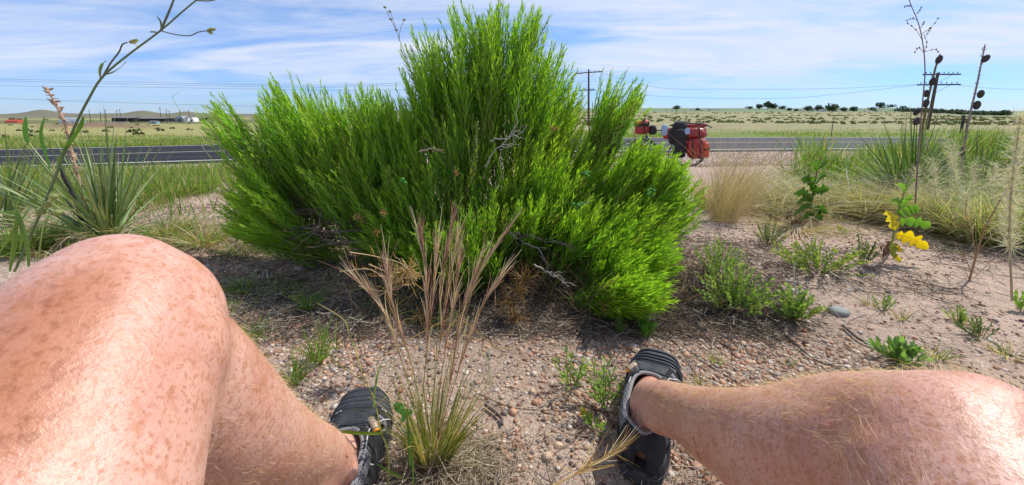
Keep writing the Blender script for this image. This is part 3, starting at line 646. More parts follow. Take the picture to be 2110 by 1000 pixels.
for q, (px, py, rx, ry, Yc, rY, n, lean, ck) in enumerate(LOBES):
    n = int(n * 1.10)
    d = nrm(rng.normal(size=(n, 3))) * (rng.random((n, 1)) ** .40)
    pX = px + d[:, 0] * rx; pYy = py + d[:, 1] * ry; Yw = Yc + d[:, 2] * rY
    tips = np.array([PY(a, b, c) for a, b, c in zip(pX, pYy, Yw)])
    ctr = PY(px, py, Yc); lr = ctr * .55 + ROOT * .45; lr[2] = max(lr[2], .05)
    lb = PY(px - lean[0] * rx * .3, py + ry * .75, Yc) * .75 + lr * .25; lb[2] = max(lb[2], .06)
    dv = nrm(nrm(np.asarray(lean, float))[None] * 1.25 + nrm(tips - lb) * .55 + rng.normal(size=(n, 3)) * .13 + d * [0.35, .3, 0])
    L = rng.uniform(.14, .30, n) * (.8 if py > 500 else 1.0)
    bend = (np.array([0, 0, .05]) + rng.normal(size=(n, 3)) * .012) * L[:, None] * 4 * .5
    base = tips - dv * L[:, None] - bend
    base[:, 2] = np.maximum(base[:, 2], .03)
    B_.append(base); D_.append(dv); L_.append(L); BD_.append(bend)
    c = LC[ck] * (1 + rng.normal(size=(n, 1)) * .20) * (1 + rng.normal(size=(n, 3)) * .07); kk = rng.random(n); c[kk < .10] = c[kk < .10] * [1.5, 1.1, 1.2]; c[kk > .965] = np.array([.30, .24, .08])
    C_.append(c)
    # limb from the root to this clump, then a twig to every shoot
    mid = ROOT * .5 + lb * .5 + np.array([rng.normal() * .03, rng.normal() * .03, -.03 * (ctr[2] < .9) + .02])
    rt = ROOT + np.array([rng.normal() * .05, rng.normal() * .04, 0])
    P = spline([rt, rt * .72 + mid * .28 + rng.normal(size=3) * .012, mid, lb], 12); tubes(limb, P, np.linspace(.0085, .0035, 12)[None] * (1.0 if n > 60 else .7), 6, jit((.15, .105, .07), 1)[0])
    t = np.linspace(0, 1, 5)[None, :, None]; f = rng.uniform(.55, 1, (n, 1)); st_ = lb[None] * f + mid[None] * (1 - f)
    P = st_[:, None] * (1 - t) + base[:, None] * t + np.array([0, 0, -.03]) * (t * (1 - t) * 4) + rng.normal(size=(n, 1, 3)) * .014 * np.sin(t * math.pi)
    tubes(twig, P, np.linspace(.0020, .0013, 5)[None], 3, jit((.19, .165, .075), n, .3))
base, dv, L, bend, cols = (np.concatenate(k) for k in (B_, D_, L_, BD_, C_))
n = len(base)
fol = MB()
shoot_leaves(fol, base, dv, L, bend, 30, .046, .0019, .72, cols, tipc=(.42, .62, .045))
stems(fol, base, dv, L, bend, .0022, .0010, jit((.30, .38, .11), n, .3))
# older leaves on the twigs behind, sparser and duller
k = rng.random(n) < .7
shoot_leaves(fol, base[k] - dv[k] * .10, dv[k], L[k] * .0 + .13, bend[k] * 0, 9, .036, .0017, .75, cols[k] * [.85, .72, .9])
fol.obj('foliage', M['leaf'], shrub, kind='stuff')
twig.obj('twigs', M['bark'], shrub, kind='stuff')
limb.obj('limb', M['bark'], shrub, kind='stuff')
# bare dark branches in the gap low on the left and in the hollow low on the right
def branch(pts, r0, r1, col, nsub=5, sub=.12, name='bare_branch', parent=shrub, mb=None):
    own = mb is None; mb = mb or MB()
    P = spline(pts, 16); P[1:-1] += rng.normal(size=(14, 3)) * .003; tubes(mb, P, np.linspace(r0, r1, 16)[None], 5, col)
    for _ in range(nsub):
        k = rng.integers(3, 15); dd = nrm(P[k] - P[k - 2]); d2 = nrm(dd * .7 + rng.normal(size=3) * .5); l = sub * rng.uniform(.4, 1)
        Q = P[k][None] + d2[None] * np.linspace(0, l, 7)[:, None] + np.cumsum(rng.normal(size=(7, 3)) * .004, 0); tubes(mb, Q, np.linspace(r1 * 1.3, r1 * .45, 7)[None], 4, col)
    if own: return mb.obj(name, M['bark'], parent)
for pts, c in (([(880, 500, 1.4), (760, 455, 1.38), (660, 432, 1.36), (600, 440, 1.33)], (.10, .075, .06)), ([(860, 520, 1.38), (740, 470, 1.32), (650, 462, 1.3), (595, 480, 1.26)], (.07, .055, .05)), ([(850, 530, 1.36), (760, 478, 1.3), (700, 480, 1.24), (625, 470, 1.22)], (.13, .10, .085)),
               ([(880, 540, 1.36), (770, 500, 1.3), (690, 500, 1.25), (640, 478, 1.2)], (.20, .165, .13)), ([(870, 480, 1.42), (800, 440, 1.4), (720, 425, 1.38), (640, 425, 1.36)], (.06, .05, .045)), ([(1150, 560, 1.4), (1240, 440, 1.42), (1310, 330, 1.46), (1330, 285, 1.47)], (.16, .10, .07)),
               ([(1060, 500, 1.35), (1150, 400, 1.4), (1230, 330, 1.46), (1300, 290, 1.5)], (.13, .09, .065))):
    branch([PY(a, b, Yq) for a, b, Yq in pts], .0055, .0018, c, 7, .14)
branch([PY(1040, 478, 1.14), PY(1080, 500, 1.12), PY(1120, 530, 1.10), PY(1138, 585, 1.09)], .0035, .0012, (.09, .08, .075), 4, .08)
branch([PY(1060, 480, 1.13), PY(1100, 490, 1.11), PY(1150, 500, 1.1), PY(1190, 515, 1.09)], .003, .001, (.07, .06, .06), 4, .08)
branch([PY(1100, 545, 1.1), PY(1130, 562, 1.09), PY(1155, 575, 1.08), PY(1172, 590, 1.07)], .003, .0012, (.36, .32, .28), 4, .05, 'pale_dead_twig')
branch([PY(1000, 345, 1.24), PY(1030, 300, 1.22), PY(1062, 262, 1.21), PY(1068, 200, 1.21)], .0028, .0009, (.34, .31, .27), 4, .10, 'pale_dead_twig')
branch([PY(1010, 290, 1.2), PY(1040, 285, 1.19), PY(1070, 275, 1.19), PY(1086, 260, 1.19)], .0024, .0008, (.38, .36, .32), 6, .05, 'pale_dead_twig')
branch([PY(864, 312, 1.15), PY(890, 308, 1.15), PY(915, 314, 1.16)], .0032, .001, (.30, .24, .17), 2, .03, 'pale_dead_twig')
# dry rusty sprays on the shrub
def dryspray(px, py, Yc, r, n, col, name='dry_spray', parent=shrub, mtl='dry'):
    c = PY(px, py, Yc); mb = MB()
    d = nrm(rng.normal(size=(n, 3)) + [0, -.4, .3]); t = np.linspace(0, 1, 6)[None, :, None]
    P = c + d[:, None] * r * t + np.cumsum(rng.normal(size=(n, 6, 3)) * r * .07, 1)
    ribbons(mb, P, np.array([[.0009, .0011, .001, .0009, .0008, .0003]]), rng.normal(size=(n, 3)), jit(col, n, .3))
    return mb.obj(name, M[mtl], parent)
for px, py, Yq, r in ((940, 355, 1.2, .025), (1140, 265, 1.3, .03), (740, 450, 1.16, .035), (775, 478, 1.14, .03), (790, 440, 1.15, .03), (1245, 635, 1.0, .04)):
    dryspray(px, py, Yq, r * .6, 22, (.36, .20, .08))
for px, py, Yq in ((830, 378, 1.14), (1205, 360, 1.16), (1340, 395, 1.14), (1192, 425, 1.1)):
    mb = MB(); c = PY(px, py, Yq)
    for k in range(7): ellip(mb, c + rng.normal(size=3) * .006, (.007, .006, .006), None, 8, 6, jit((.10, .30, .04), 1)[0])
    mb.obj('leaf_gall', M['leaf'], shrub)
# brown dead undergrowth at the shrub's foot
mb = MB(); nn = 1500
px = rng.uniform(-.45, .62, nn); py_ = rng.uniform(1.03, 1.5, nn); z = hgt(px, py_); h = rng.uniform(.04, .20, nn)
d = np.stack([rng.normal(size=nn) * .9, rng.normal(size=nn) * .5, np.ones(nn) * .8], 1); d = nrm(d)
t = np.linspace(0, 1, 5)[None, :, None]; P = np.stack([px, py_, z], 1)[:, None] + d[:, None] * h[:, None, None] * t + np.cumsum(rng.normal(size=(nn, 5, 3)) * .006, 1)
tubes(mb, P, np.linspace(.0011, .0004, 5)[None], 3, mixcols(nn, [(.12, .085, .06), (.28, .2, .12), (.05, .04, .035), (.34, .19, .06)], [4, 3, 3, 1.2]))
mb.obj('dead_undergrowth', M['bark'], shrub, kind='stuff')
for px, py, Yq, r in ((1070, 600, 1.05, .05), (1065, 655, 1.02, .045), (1080, 575, 1.08, .05), (870, 650, 1.03, .04), (1050, 625, 1.03, .04)): dryspray(px, py, Yq, r, 50, (.27, .16, .065))

# ================================================================ gravel, litter, stones
def pebbles(name, label, x, y, r, cols, ico):
    n = len(x); V0, F0 = ico; s = np.stack([r * rng.uniform(.8, 1.3, n), r * rng.uniform(.8, 1.3, n), r * rng.uniform(.5, .9, n)], 1)
    V = V0[None] * (1 + rng.normal(size=(n, len(V0), 1)) * .10) * s[:, None]
    a = rng.uniform(0, 6.28, n); c_, s_ = np.cos(a)[:, None], np.sin(a)[:, None]
    V = np.stack([V[..., 0] * c_ - V[..., 1] * s_, V[..., 0] * s_ + V[..., 1] * c_, V[..., 2]], -1)
    V += np.stack([x, y, hgt(x, y) + s[:, 2] * rng.uniform(-.1, .6, n)], 1)[:, None]
    F = (F0[None] + (np.arange(n) * len(V0))[:, None, None]).reshape(-1, 3)
    o = MB().add(V.reshape(-1, 3), F, np.repeat(cols, len(V0), 0)).obj(name, M['stone']); tag(o, label, 'gravel', None, 'stuff'); return o
ph = (1 + 5 ** .5) / 2
ICO = (nrm(np.array([(-1, ph, 0), (1, ph, 0), (-1, -ph, 0), (1, -ph, 0), (0, -1, ph), (0, 1, ph), (0, -1, -ph), (0, 1, -ph), (ph, 0, -1), (ph, 0, 1), (-ph, 0, -1), (-ph, 0, 1)], float)),
       np.array([(0, 11, 5), (0, 5, 1), (0, 1, 7), (0, 7, 10), (0, 10, 11), (1, 5, 9), (5, 11, 4), (11, 10, 2), (10, 7, 6), (7, 1, 8), (3, 9, 4), (3, 4, 2), (3, 2, 6), (3, 6, 8), (3, 8, 9), (4, 9, 5), (2, 4, 11), (6, 2, 10), (8, 6, 7), (9, 8, 1)]))
OCT = (np.array([(1, 0, 0), (-1, 0, 0), (0, 1, 0), (0, -1, 0), (0, 0, 1), (0, 0, -1)], float), np.array([(0, 2, 4), (2, 1, 4), (1, 3, 4), (3, 0, 4), (2, 0, 5), (1, 2, 5), (3, 1, 5), (0, 3, 5)]))
PAL = [(.36, .22, .15), (.44, .32, .22), (.27, .135, .085), (.48, .39, .31), (.22, .18, .16), (.42, .24, .15), (.54, .47, .40), (.14, .09, .075)]; PW = [5, 5, 3.2, 3, 2.6, 4, 1.6, 1.2]
def in_view(x, y, m=.15): return np.abs(x) < y * 1.35 + m
n = 130000; x = rng.uniform(-1.3, 1.7, n); y = rng.uniform(.40, 1.75, n)
sandy = np.exp(-((x - .09) / .11) ** 2 - ((y - .56) / .09) ** 2) + .9 * sst(x, .75, 1.1)
k = in_view(x, y) & (rng.random(n) > sandy * .92) & (rng.random(n) < np.clip((fbm(x * 5, y * 5, 3) - .28) * 4.5, .25, 1)) & (rng.random(n) < 1.25 - .38 * y)
x, y = x[k][:44000], y[k][:44000]; r = rng.lognormal(math.log(.0031), .42, len(x))
pebbles('gravel', 'reddish and pale pea gravel round the sandals', x, y, np.clip(r, .0014, .0095), mixcols(len(x), PAL, PW) * 1.08, ICO)
x, y = scatter(26000, -1.0, 1.5, 1.5, 4.2, lambda x, y: np.clip(fbm(x * 3, y * 3, 3) * 1.3, 0, 1) * in_view(x, y))
pebbles('fine_gravel', 'fine pinkish grit on the open sandy ground', x, y, rng.uniform(.0025, .0065, len(x)), mixcols(len(x), PAL, [5, 5, 3.5, 3, 3, 4, 2, 3]), OCT)
x, y = scatter(12000, .2, 1.1, 7.5, 14.2, lambda x, y: (y < road_y(x) - .7) * 1.0)
pebbles('verge_gravel', 'grey pink gravel on the shoulder beside the road', x, y, rng.uniform(.010, .024, len(x)), mixcols(len(x), PAL, [4, 4, 4, 3, 5, 3, 2, 5]), OCT)
def litter(name, label, n, fx_, L0, L1, pal, wts, r=.0007, cat='dry litter', lift=.012, K=5, curl=.10):
    x, y = fx_(n); n = len(x); L = rng.uniform(L0, L1, n); a = rng.uniform(0, 6.28, n); d = np.stack([np.cos(a), np.sin(a), rng.normal(size=n) * .12], 1)
    bnd = rng.normal(size=(n, 3)) * curl * L[:, None]; t = np.linspace(-.5, .5, K)[None, :, None]
    P = np.stack([x, y, hgt(x, y) + .004 + rng.random(n) * lift], 1)[:, None] + d[:, None] * L[:, None, None] * t + bnd[:, None] * (t * 2) ** 2
    zz_ = hgt(P[..., 0].ravel(), P[..., 1].ravel()).reshape(P.shape[:2]) + .002; P[..., 2] = np.maximum(P[..., 2], zz_)
    mb = MB(); tubes(mb, P, r * (.6 + rng.random((n, 1)) * .9) * np.array([[1, 1, .9, .8, .5]])[:, :K], 3, mixcols(n, pal, wts)); return tag(mb.obj(name, M['bark']), label, cat, None, 'stuff')
DK = [(.075, .06, .05), (.16, .12, .085), (.34, .27, .18), (.46, .41, .34), (.04, .033, .03)]
litter('twig_litter', 'dark dead twigs littering the ground below the shrub', 6500, lambda n: scatter(n, -.8, .75, .95, 1.75, lambda x, y: np.clip(1.25 - np.abs(x - .1) * .9, .1, 1)), .03, .13, DK, [4, 4, 2, 1.2, 3])
litter('twig_litter', 'black twiggy litter under the pale green herb right of the shrub', 1500, lambda n: (.62 + rng.normal(size=n) * .13, 1.12 + rng.normal(size=n) * .085), .03, .12, DK, [5, 3, 1, 1, 4])
litter('straw_litter', 'pale straws strewn over the gravel', 2600, lambda n: scatter(n, -1.0, 1.3, .45, 1.6, lambda x, y: np.clip(fbm(x * 5, y * 5, 2) * 1.4 - .2, 0, 1)), .02, .10, DK, [1, 2, 5, 5, .5], .0006)
litter('straw_litter', 'tangled grey straw round the foot of the purple awned grass', 330, lambda n: (-.10 + rng.normal(size=n) * .05, .575 + rng.normal(size=n) * .03), .03, .11, [(.46, .38, .25), (.36, .29, .2), (.2, .15, .10)], [4, 3, 2], .0006, lift=.03)
litter('straw_litter', 'dry stalks scattered over the open sand to the right', 1400, lambda n: scatter(n, .45, 1.45, 1.2, 3.2, lambda x, y: .3 + .7 * (fbm(x * 3, y * 3, 2) > .4)), .03, .14, DK, [3, 3, 3, 2.5, 2], .0009)
litter('straw_litter', 'dry stalks and dead stems left of the shrub', 1500, lambda n: scatter(n, -1.2, -.35, 1.0, 2.4, lambda x, y: .3 + .7 * (fbm(x * 3, y * 3, 2) > .4)), .03, .16, DK, [3, 3, 3, 2, 2], .0009)
def stone(px, py, rpx, label, m, asp_=(1.15, .9, .55)):
    g = GT(px, py); r = rpx * g[1] / FPX; mb = MB(); ellip(mb, (0, 0, 0), np.array(asp_) * r, rz_(rng.uniform(-.4, .4)), 28, 18)
    v = mb.v[0]; k = 1 + .10 * (fbm(v[:, 0] / r * 1.6 + px, v[:, 1] / r * 1.6 + v[:, 2] / r * 1.3, 3) - .5); mb.v[0] = v * k[:, None] + g + [0, 0, r * asp_[2] * .45]
    return tag(mb.obj('stone', m), label, 'stone')
stone(1728, 646, 19, 'smooth rounded grey stone on the sand above the right shin', M['rock'])
stone(1749, 600, 6, 'small grey stone just beyond the smooth rounded one', M['rock'])
pale = mat('pale_rock', (.50, .46, .40), rough=.8, noise=(80, .2), bump=(150, .5, .002))
stone(1210, 922, 13, 'pale angular stone left of the right sandal\'s heel', pale, (1.1, .8, .5))
stone(635, 842, 9, 'pale flat stone beyond the left sandal', pale, (1.1, .8, .4)); stone(567, 648, 9, 'whitish stone in the shade left of the shrub', pale, (1.1, .8, .5))
stone(1604, 437, 13, 'flat grey stone beside the feathery tan tuft', M['rock'], (1.5, .8, .35)); stone(617, 555, 9, 'small pale stone beneath the shrub\'s left side', pale)
def stick(pts, r0, r1, col, label, z=.006):
    P = [GT(a, b) + [0, 0, z] for a, b in pts]; P = spline(P, 14); P[:, 2] = hgt(P[:, 0], P[:, 1]) + z + r0 * .5; mb = MB(); tubes(mb, P, np.linspace(r0, r1, 14)[None], 6, col, True)
    return tag(mb.obj('dead_stick', M['bark']), label, 'stick')
stick([(1000, 845), (1030, 870), (1035, 885)], .0035, .0025, (.10, .08, .07), 'short thick dark stick on gravel between the sandals')
stick([(985, 820), (1060, 850), (1150, 853)], .0013, .0008, (.14, .11, .09), 'thin dark twig lying beyond the short thick stick')
stick([(1735, 680), (1770, 705), (1805, 722)], .004, .003, (.12, .10, .08), 'dark stick on the sand below the rounded grey stone')
stick([(1560, 630), (1610, 690), (1680, 750), (1745, 768)], .0028, .0014, (.06, .05, .045), 'long black curved twig below the low herbs on the right')
stick([(1940, 505), (2030, 520), (2115, 535)], .004, .002, (.07, .06, .05), 'dark stick at the right edge before the tall dry grass')
stick([(555, 590), (548, 560), (540, 585)], .003, .002, (.45, .41, .34), 'short pale stick left of the shrub')
stick([(700, 690), (740, 640), (760, 600)], .0016, .001, (.40, .36, .30), 'thin pale stem left of the purple awned grass')
# ================================================================ single plants
def strand(mb, pts, w0, w1, col, side=(1, 0, 0), n=14, fold=.3, prof=None):
    P = spline(pts, n)[None]; t = np.linspace(0, 1, n); W = (w0 + (w1 - w0) * t) if prof is None else w0 * prof(t)
    ribbons(mb, P, W[None], np.array([side], float), np.array([col], float), fold)
def stalk(mb, pts, r0, r1, col, n=16, sides=6):
    tubes(mb, spline(pts, n), np.linspace(r0, r1, n)[None], sides, np.asarray(col, float))
# purple awned bunch grass in front
tg = GT(893, 965); TY = tg[1]
t3 = empty('bunch_grass', tg); tag(t3, 'tall purple awned bunch grass standing between the two sandals', 'grass tuft')
mb = MB(); n = 300
a = rng.uniform(0, 6.28, n); rr = .024 * np.sqrt(rng.random(n)); b0 = tg + np.stack([np.cos(a) * rr, np.sin(a) * rr * .8, np.zeros(n)], 1)
h = rng.uniform(.06, .20, n); out = nrm(np.stack([np.cos(a) * .8 + .10, np.sin(a) * .5, rng.uniform(1.6, 4.5, n)], 1)); t = np.linspace(0, 1, 6)[None, :, None]
P = b0[:, None] + out[:, None] * h[:, None, None] * t + (np.stack([np.cos(a), np.sin(a), -.5 * np.ones(n)], 1) * (h * rng.uniform(0, .35, n))[:, None])[:, None] * t ** 2.5
ribbons(mb, P, np.array([[1, 1, .9, .75, .5, .1]]) * rng.uniform(.0006, .0013, (n, 1)), rng.normal(size=(n, 3)) * [1, .3, 0], mixcols(n, [(.24, .29, .06), (.42, .38, .13), (.56, .46, .25), (.58, .38, .15), (.14, .20, .04)], [4, 4, 3, 2, 2]), .3)
mb.obj('blades', M['dry'], t3, kind='stuff')
# pale dead curls at its foot to the right
mb = MB(); n = 120; b0 = tg + np.stack([rng.uniform(.0, .075, n), rng.normal(size=n) * .015, np.full(n, .005)], 1)
d = nrm(np.stack([rng.uniform(-.2, 1.0, n), rng.normal(size=n) * .4, rng.uniform(.2, 1.0, n)], 1)); h = rng.uniform(.03, .09, n)
P = b0[:, None] + d[:, None] * h[:, None, None] * t + (rng.normal(size=(n, 3)) * [1, 1, 0] + [0, 0, -1])[:, None] * (h * .4)[:, None, None] * t ** 2
ribbons(mb, P, np.array([[1, 1, .9, .8, .5, .1]]) * .0011, rng.normal(size=(n, 3)), jit((.56, .48, .37), n, .2), .2); mb.obj('dead_blades', M['dry'], t3, kind='stuff')
heads = [((868, 905), (880, 700), (876, 560), (868, 500)), ((885, 900), (905, 720), (925, 580), (950, 455)), ((893, 900), (880, 760), (890, 620), (905, 480)), ((900, 900), (935, 700), (990, 560), (1043, 478)), ((905, 895), (925, 800), (950, 660), (985, 540)),
         ((862, 880), (830, 750), (790, 640), (725, 565)), ((875, 880), (845, 740), (812, 640), (795, 545)), ((910, 890), (940, 780), (985, 650), (1035, 560)), ((890, 860), (905, 640), (916, 540), (930, 465)), ((898, 880), (915, 740), (935, 620), (945, 540)),
         ]
for q, hp in enumerate(heads):
    Yq = TY + rng.uniform(-.02, .03); pts = [tg + rng.normal(size=3) * [.012, .01, 0]] + [PY(a_, b_, Yq) for a_, b_ in hp]
    mb = MB(); P = spline(pts, 26); gc = [(.30, .33, .08), (.50, .36, .14)][q in (4, 7, 9)]
    tubes(mb, P[:22], np.linspace(.0009, .0005, 22)[None], 4, np.asarray(gc, float)); st_ = mb.obj('stem', M['dry'], t3)
    # awns fan from the upper third
    na = 46; mb = MB(); k = rng.integers(13, 24, na); k = np.minimum(k, 24); T = nrm(P[k + 1] - P[k]); s_ = nrm(T * 1 + rng.normal(size=(na, 3)) * [.055, .045, .03]); La = rng.uniform(.045, .085, na)
    tt = np.linspace(0, 1, 5)[None, :, None]; Q = P[k][:, None] + s_[:, None] * La[:, None, None] * tt + rng.normal(size=(na, 1, 3)) * .006 * tt ** 2
    c0 = mixcols(na, [(.60, .42, .32), (.44, .20, .21), (.70, .57, .42), (.36, .13, .17)], [4, 2, 6, 1.2]); C = c0[:, None] * np.array([1, 1, .95, .95, 1.1])[None, :, None]
    ribbons(mb, Q, np.array([[.0011, .0010, .0006, .0004, .0002]]), rng.normal(size=(na, 3)), C); mb.obj('awns', M['dry'], st_, kind='stuff')
for pts, c, w_ in (([(905, 880), (935, 730), (955, 690), (965, 650)], (.60, .52, .40), .0016), ([(900, 830), (860, 790), (820, 800), (770, 840)], (.55, .48, .38), .0010), ([(985, 725), (1000, 735), (1010, 770), (1012, 800)], (.66, .60, .52), .0022), ([(985, 725), (1005, 715), (1008, 750), (1003, 790)], (.62, .56, .47), .0016),
                   ([(1060, 730), (1072, 735), (1068, 755), (1060, 775)], (.62, .52, .38), .0012), ([(905, 700), (945, 660), (990, 690), (1030, 725)], (.48, .32, .16), .0014), ([(790, 730), (860, 690), (930, 655), (960, 658)], (.50, .36, .18), .0010)):
    mb = MB(); strand(mb, [PY(a_, b_, TY + .02) for a_, b_ in pts], w_, w_ * .5, c); mb.obj('dead_blade', M['dry'], t3)
# long bare runner of straw to the right of it
mb = MB(); stalk(mb, [PY(a_, b_, Yq) for a_, b_, Yq in ((960, 690, .72), (1040, 718, .82), (1130, 700, .95), (1230, 700, 1.0), (1310, 708, 1.0))], .0008, .0005, (.48, .30, .14)); tag(mb.obj('straw_runner', M['dry']), 'long thin orange straw arching over the gravel toward the right sandal', 'straw')
# twiggy orange dead spray and green grass with joints by the left sandal
spray = empty('dead_weed', GT(800, 700)); tag(spray, 'orange tangled dead weed leaning before the shrub', 'dead weed')
mb = MB(); stalk(mb, [GT(800, 700), PY(805, 640, .92), PY(795, 590, .86), PY(800, 560, .84)], .0014, .0009, (.40, .28, .14)); mb.obj('stem', M['dry'], spray)
for pts in ([(700, 560), (760, 555), (800, 575), (860, 570)], [(720, 520), (770, 528), (830, 545), (860, 580)], [(740, 590), (790, 600), (830, 590), (850, 560)], [(760, 545), (800, 560), (840, 556), (858, 540)], [(780, 610), (820, 590), (850, 585), (866, 560)]):
    mb = MB(); P = spline([PY(a_, b_, .84 + rng.normal() * .01) for a_, b_ in pts], 12); tubes(mb, P, np.linspace(.0013, .0007, 12)[None], 4, np.array((.62, .46, .30)))
    for k in range(10):
        c_ = P[rng.integers(2, 11)]; dd = nrm(rng.normal(size=3) + [0.1, 0, .4]); tubes(mb, c_ + dd * np.linspace(0, rng.uniform(.015, .04), 4)[:, None] + np.cumsum(rng.normal(size=(4, 3)) * .002, 0), [[.0008, .0007, .0006, .0003]], 3, jit((.60, .36, .10), 1)[0])
    mb.obj('twig', M['dry'], spray)
dryspray(835, 560, .84, .035, 60, (.46, .33, .16), 'orange_spray', spray); dryspray(815, 575, .84, .03, 40, (.52, .40, .22), 'orange_spray', spray)
jg = empty('jointed_grass', GT(820, 985)); tag(jg, 'jointed green grass stem crossing over the left sandal', 'grass stem')
mb = MB(); YJ = .50
stalk(mb, [GT(820, 1010) * [1, .9, 1], PY(800, 940, YJ), PY(786, 893, YJ), PY(770, 820, YJ + .02), PY(750, 780, YJ + .04), PY(738, 740, YJ + .06), PY(712, 662, YJ + .1)], .0011, .0006, (.34, .36, .07), 30); st_ = mb.obj('stem', M['dry'], jg)
for pts, w_, c in (([(786, 893), (740, 893), (690, 888), (655, 885)], .0022, (.22, .36, .05)), ([(770, 840), (776, 780), (785, 750)], .0016, (.20, .34, .05)), ([(755, 790), (710, 760), (672, 722), (640, 640)], .0009, (.34, .36, .10)), ([(712, 662), (690, 645), (648, 622)], .0010, (.52, .44, .25)),
                   ([(830, 985), (800, 970), (775, 955)], .0022, (.18, .28, .06)), ([(845, 960), (842, 900), (838, 850)], .002, (.10, .22, .03)), ([(852, 1000), (850, 930), (852, 880)], .0018, (.10, .20, .03))):
    mb = MB(); strand(mb, [PY(a_, b_, YJ + .01 * q) for q, (a_, b_) in enumerate(pts)], w_, w_ * .2, c, (0, .3, 1), prof=lambda t: np.sin(np.clip(t * .75 + .25, 0, 1) * math.pi) ** .6 + .03); mb.obj('blade', M['leaf'], jg)
for q in range(2):
    mb = MB(); cc_ = PY(838 - q * 12, 858 + q * 14, YJ + .04); strand(mb, [cc_, cc_ + [-.012 + .02 * q, 0, .016], cc_ + [-.02 + .04 * q, 0, .02]], .006, .002, (.14, .34, .06), (0, .5, 1), prof=lambda t: np.sin(t * math.pi) ** .7 + .05); mb.obj('broad_leaf', M['leaf'], jg)
fx_ = empty('fox_tail', GT(1150, 1010)); tag(fx_, 'bristly straw coloured seed head pointing at the right sandal from below', 'seed head')
mb = MB(); stalk(mb, [PY(1120, 1010, .45), PY(1180, 980, .47), PY(1230, 950, .49), PY(1280, 930, .51)], .0012, .0007, (.52, .36, .14)); mb.obj('stem', M['dry'], fx_)
mb = MB(); n = 46; k = rng.random(n); P0 = PY(1180, 980, .47)[None] * (1 - k[:, None]) + PY(1285, 928, .51)[None] * k[:, None]; d = nrm(np.array([1, .3, .35]) + rng.normal(size=(n, 3)) * .35)
P = P0[:, None] + d[:, None] * (rng.uniform(.02, .07, n)[:, None, None] * np.linspace(0, 1, 4)[None, :, None]); ribbons(mb, P, np.array([[.0008, .0006, .0004, .0002]]), rng.normal(size=(n, 3)), mixcols(n, [(.55, .36, .14), (.62, .52, .36)], [2, 1])); mb.obj('bristles', M['dry'], fx_, kind='stuff')

# short green and tan tufts ------------------------------------------------
def tuft(px, py, n, h, spread, pal, wts, label, wd=.0011, group=None, name='grass_tuft', flop=.5, lean=(0, 0), matn='leaf'):
    g = GT(px, py); mb = MB(); a = rng.uniform(0, 6.28, n); rr = spread * .30 * np.sqrt(rng.random(n)); b0 = g + np.stack([np.cos(a) * rr, np.sin(a) * rr, np.full(n, -.004)], 1)
    hh = h * rng.uniform(.25, 1.0, n) ** .8; flop = flop * rng.uniform(.2, 2.3, (n, 1, 1)); lean = (lean[0] + rng.normal(size=n) * .22, lean[1] + rng.normal(size=n) * .15); o_ = np.stack([np.cos(a), np.sin(a), 0 * a], 1) * (spread * rng.uniform(.1, 1, n))[:, None] + np.stack([lean[0], lean[1], 0 * hh], 1) * hh[:, None]
    t = np.linspace(0, 1, 6)[None, :, None]; P = b0[:, None] + o_[:, None] * t ** 1.5 + np.array([0, 0, 1.]) * hh[:, None, None] * (t - flop * .45 * t ** 3)
    ribbons(mb, P, np.array([[.8, 1, .95, .8, .5, .06]]) * wd * rng.uniform(.6, 1.3, (n, 1)), rng.normal(size=(n, 3)) * [1, .6, .1], mixcols(n, pal, wts), .3)
    return tag(mb.obj(name, M[matn]), label, 'grass tuft', group)
for px, py, n, h, s, lb in ((640, 640, 80, .10, .07, 'green grass tuft in shade, right of the left knee'), (655, 745, 70, .12, .06, 'bright grass tuft right of the left calf, nearest the purple awned grass'), (610, 790, 60, .09, .05, 'green grass tuft against the left shin hair'), (500, 600, 110, .07, .10, 'leafy grass patch beside the left knee\'s edge'), (520, 700, 70, .07, .07, 'low grass patch beside the lower left knee'),
                         (590, 610, 70, .06, .08, 'short sparse grass behind the tuft right of the left knee'), (690, 720, 26, .08, .05, 'thin grass tuft above the left sandal\'s toe'), (1420, 470, 60, .16, .12, 'thin grey green blades leaning out of the shrub\'s lower right side')):
    tuft(px, py, n, h, s, [G1, G2, G3, TAN], [5, 5, 2, 2], lb)
for px, py, n, h, s, lb in ((1478, 752, 34, .05, .03, 'tiny yellow green sprig on gravel right of the right sandal'), (1437, 790, 16, .045, .02, 'two thin blades right of the right sandal\'s toe'), (1620, 755, 30, .04, .03, 'tiny dry sprig above the right shin'), (1700, 640, 26, .05, .03, 'tiny dry tuft left of the rounded grey stone'), (1795, 635, 40, .06, .05, 'small dry tuft right of the rounded grey stone'), (1858, 660, 36, .05, .05, 'small grey tuft on open sand, middle right'),
                         (1990, 670, 40, .06, .05, 'small green tuft on sand near the right edge'), (1925, 740, 50, .06, .05, 'dark wiry tuft above the right knee'), (2080, 740, 60, .07, .07, 'dry tuft at the right edge above the right knee'), (1870, 500, 50, .06, .09, 'low dry grass behind the yellow lobed leaf'), (1580, 490, 50, .07, .08, 'small dry tuft on sand below the flat grey stone'), (1790, 525, 46, .06, .06, 'small brown green tuft left of the yellow leaved plant'), (1960, 520, 40, .05, .06, 'sparse brown tuft on sand right of the yellow lobed leaf')):
    tuft(px, py, n, h, s, [G2, TAN, PALE, G3], [3, 5, 3, 2], lb, .0009)
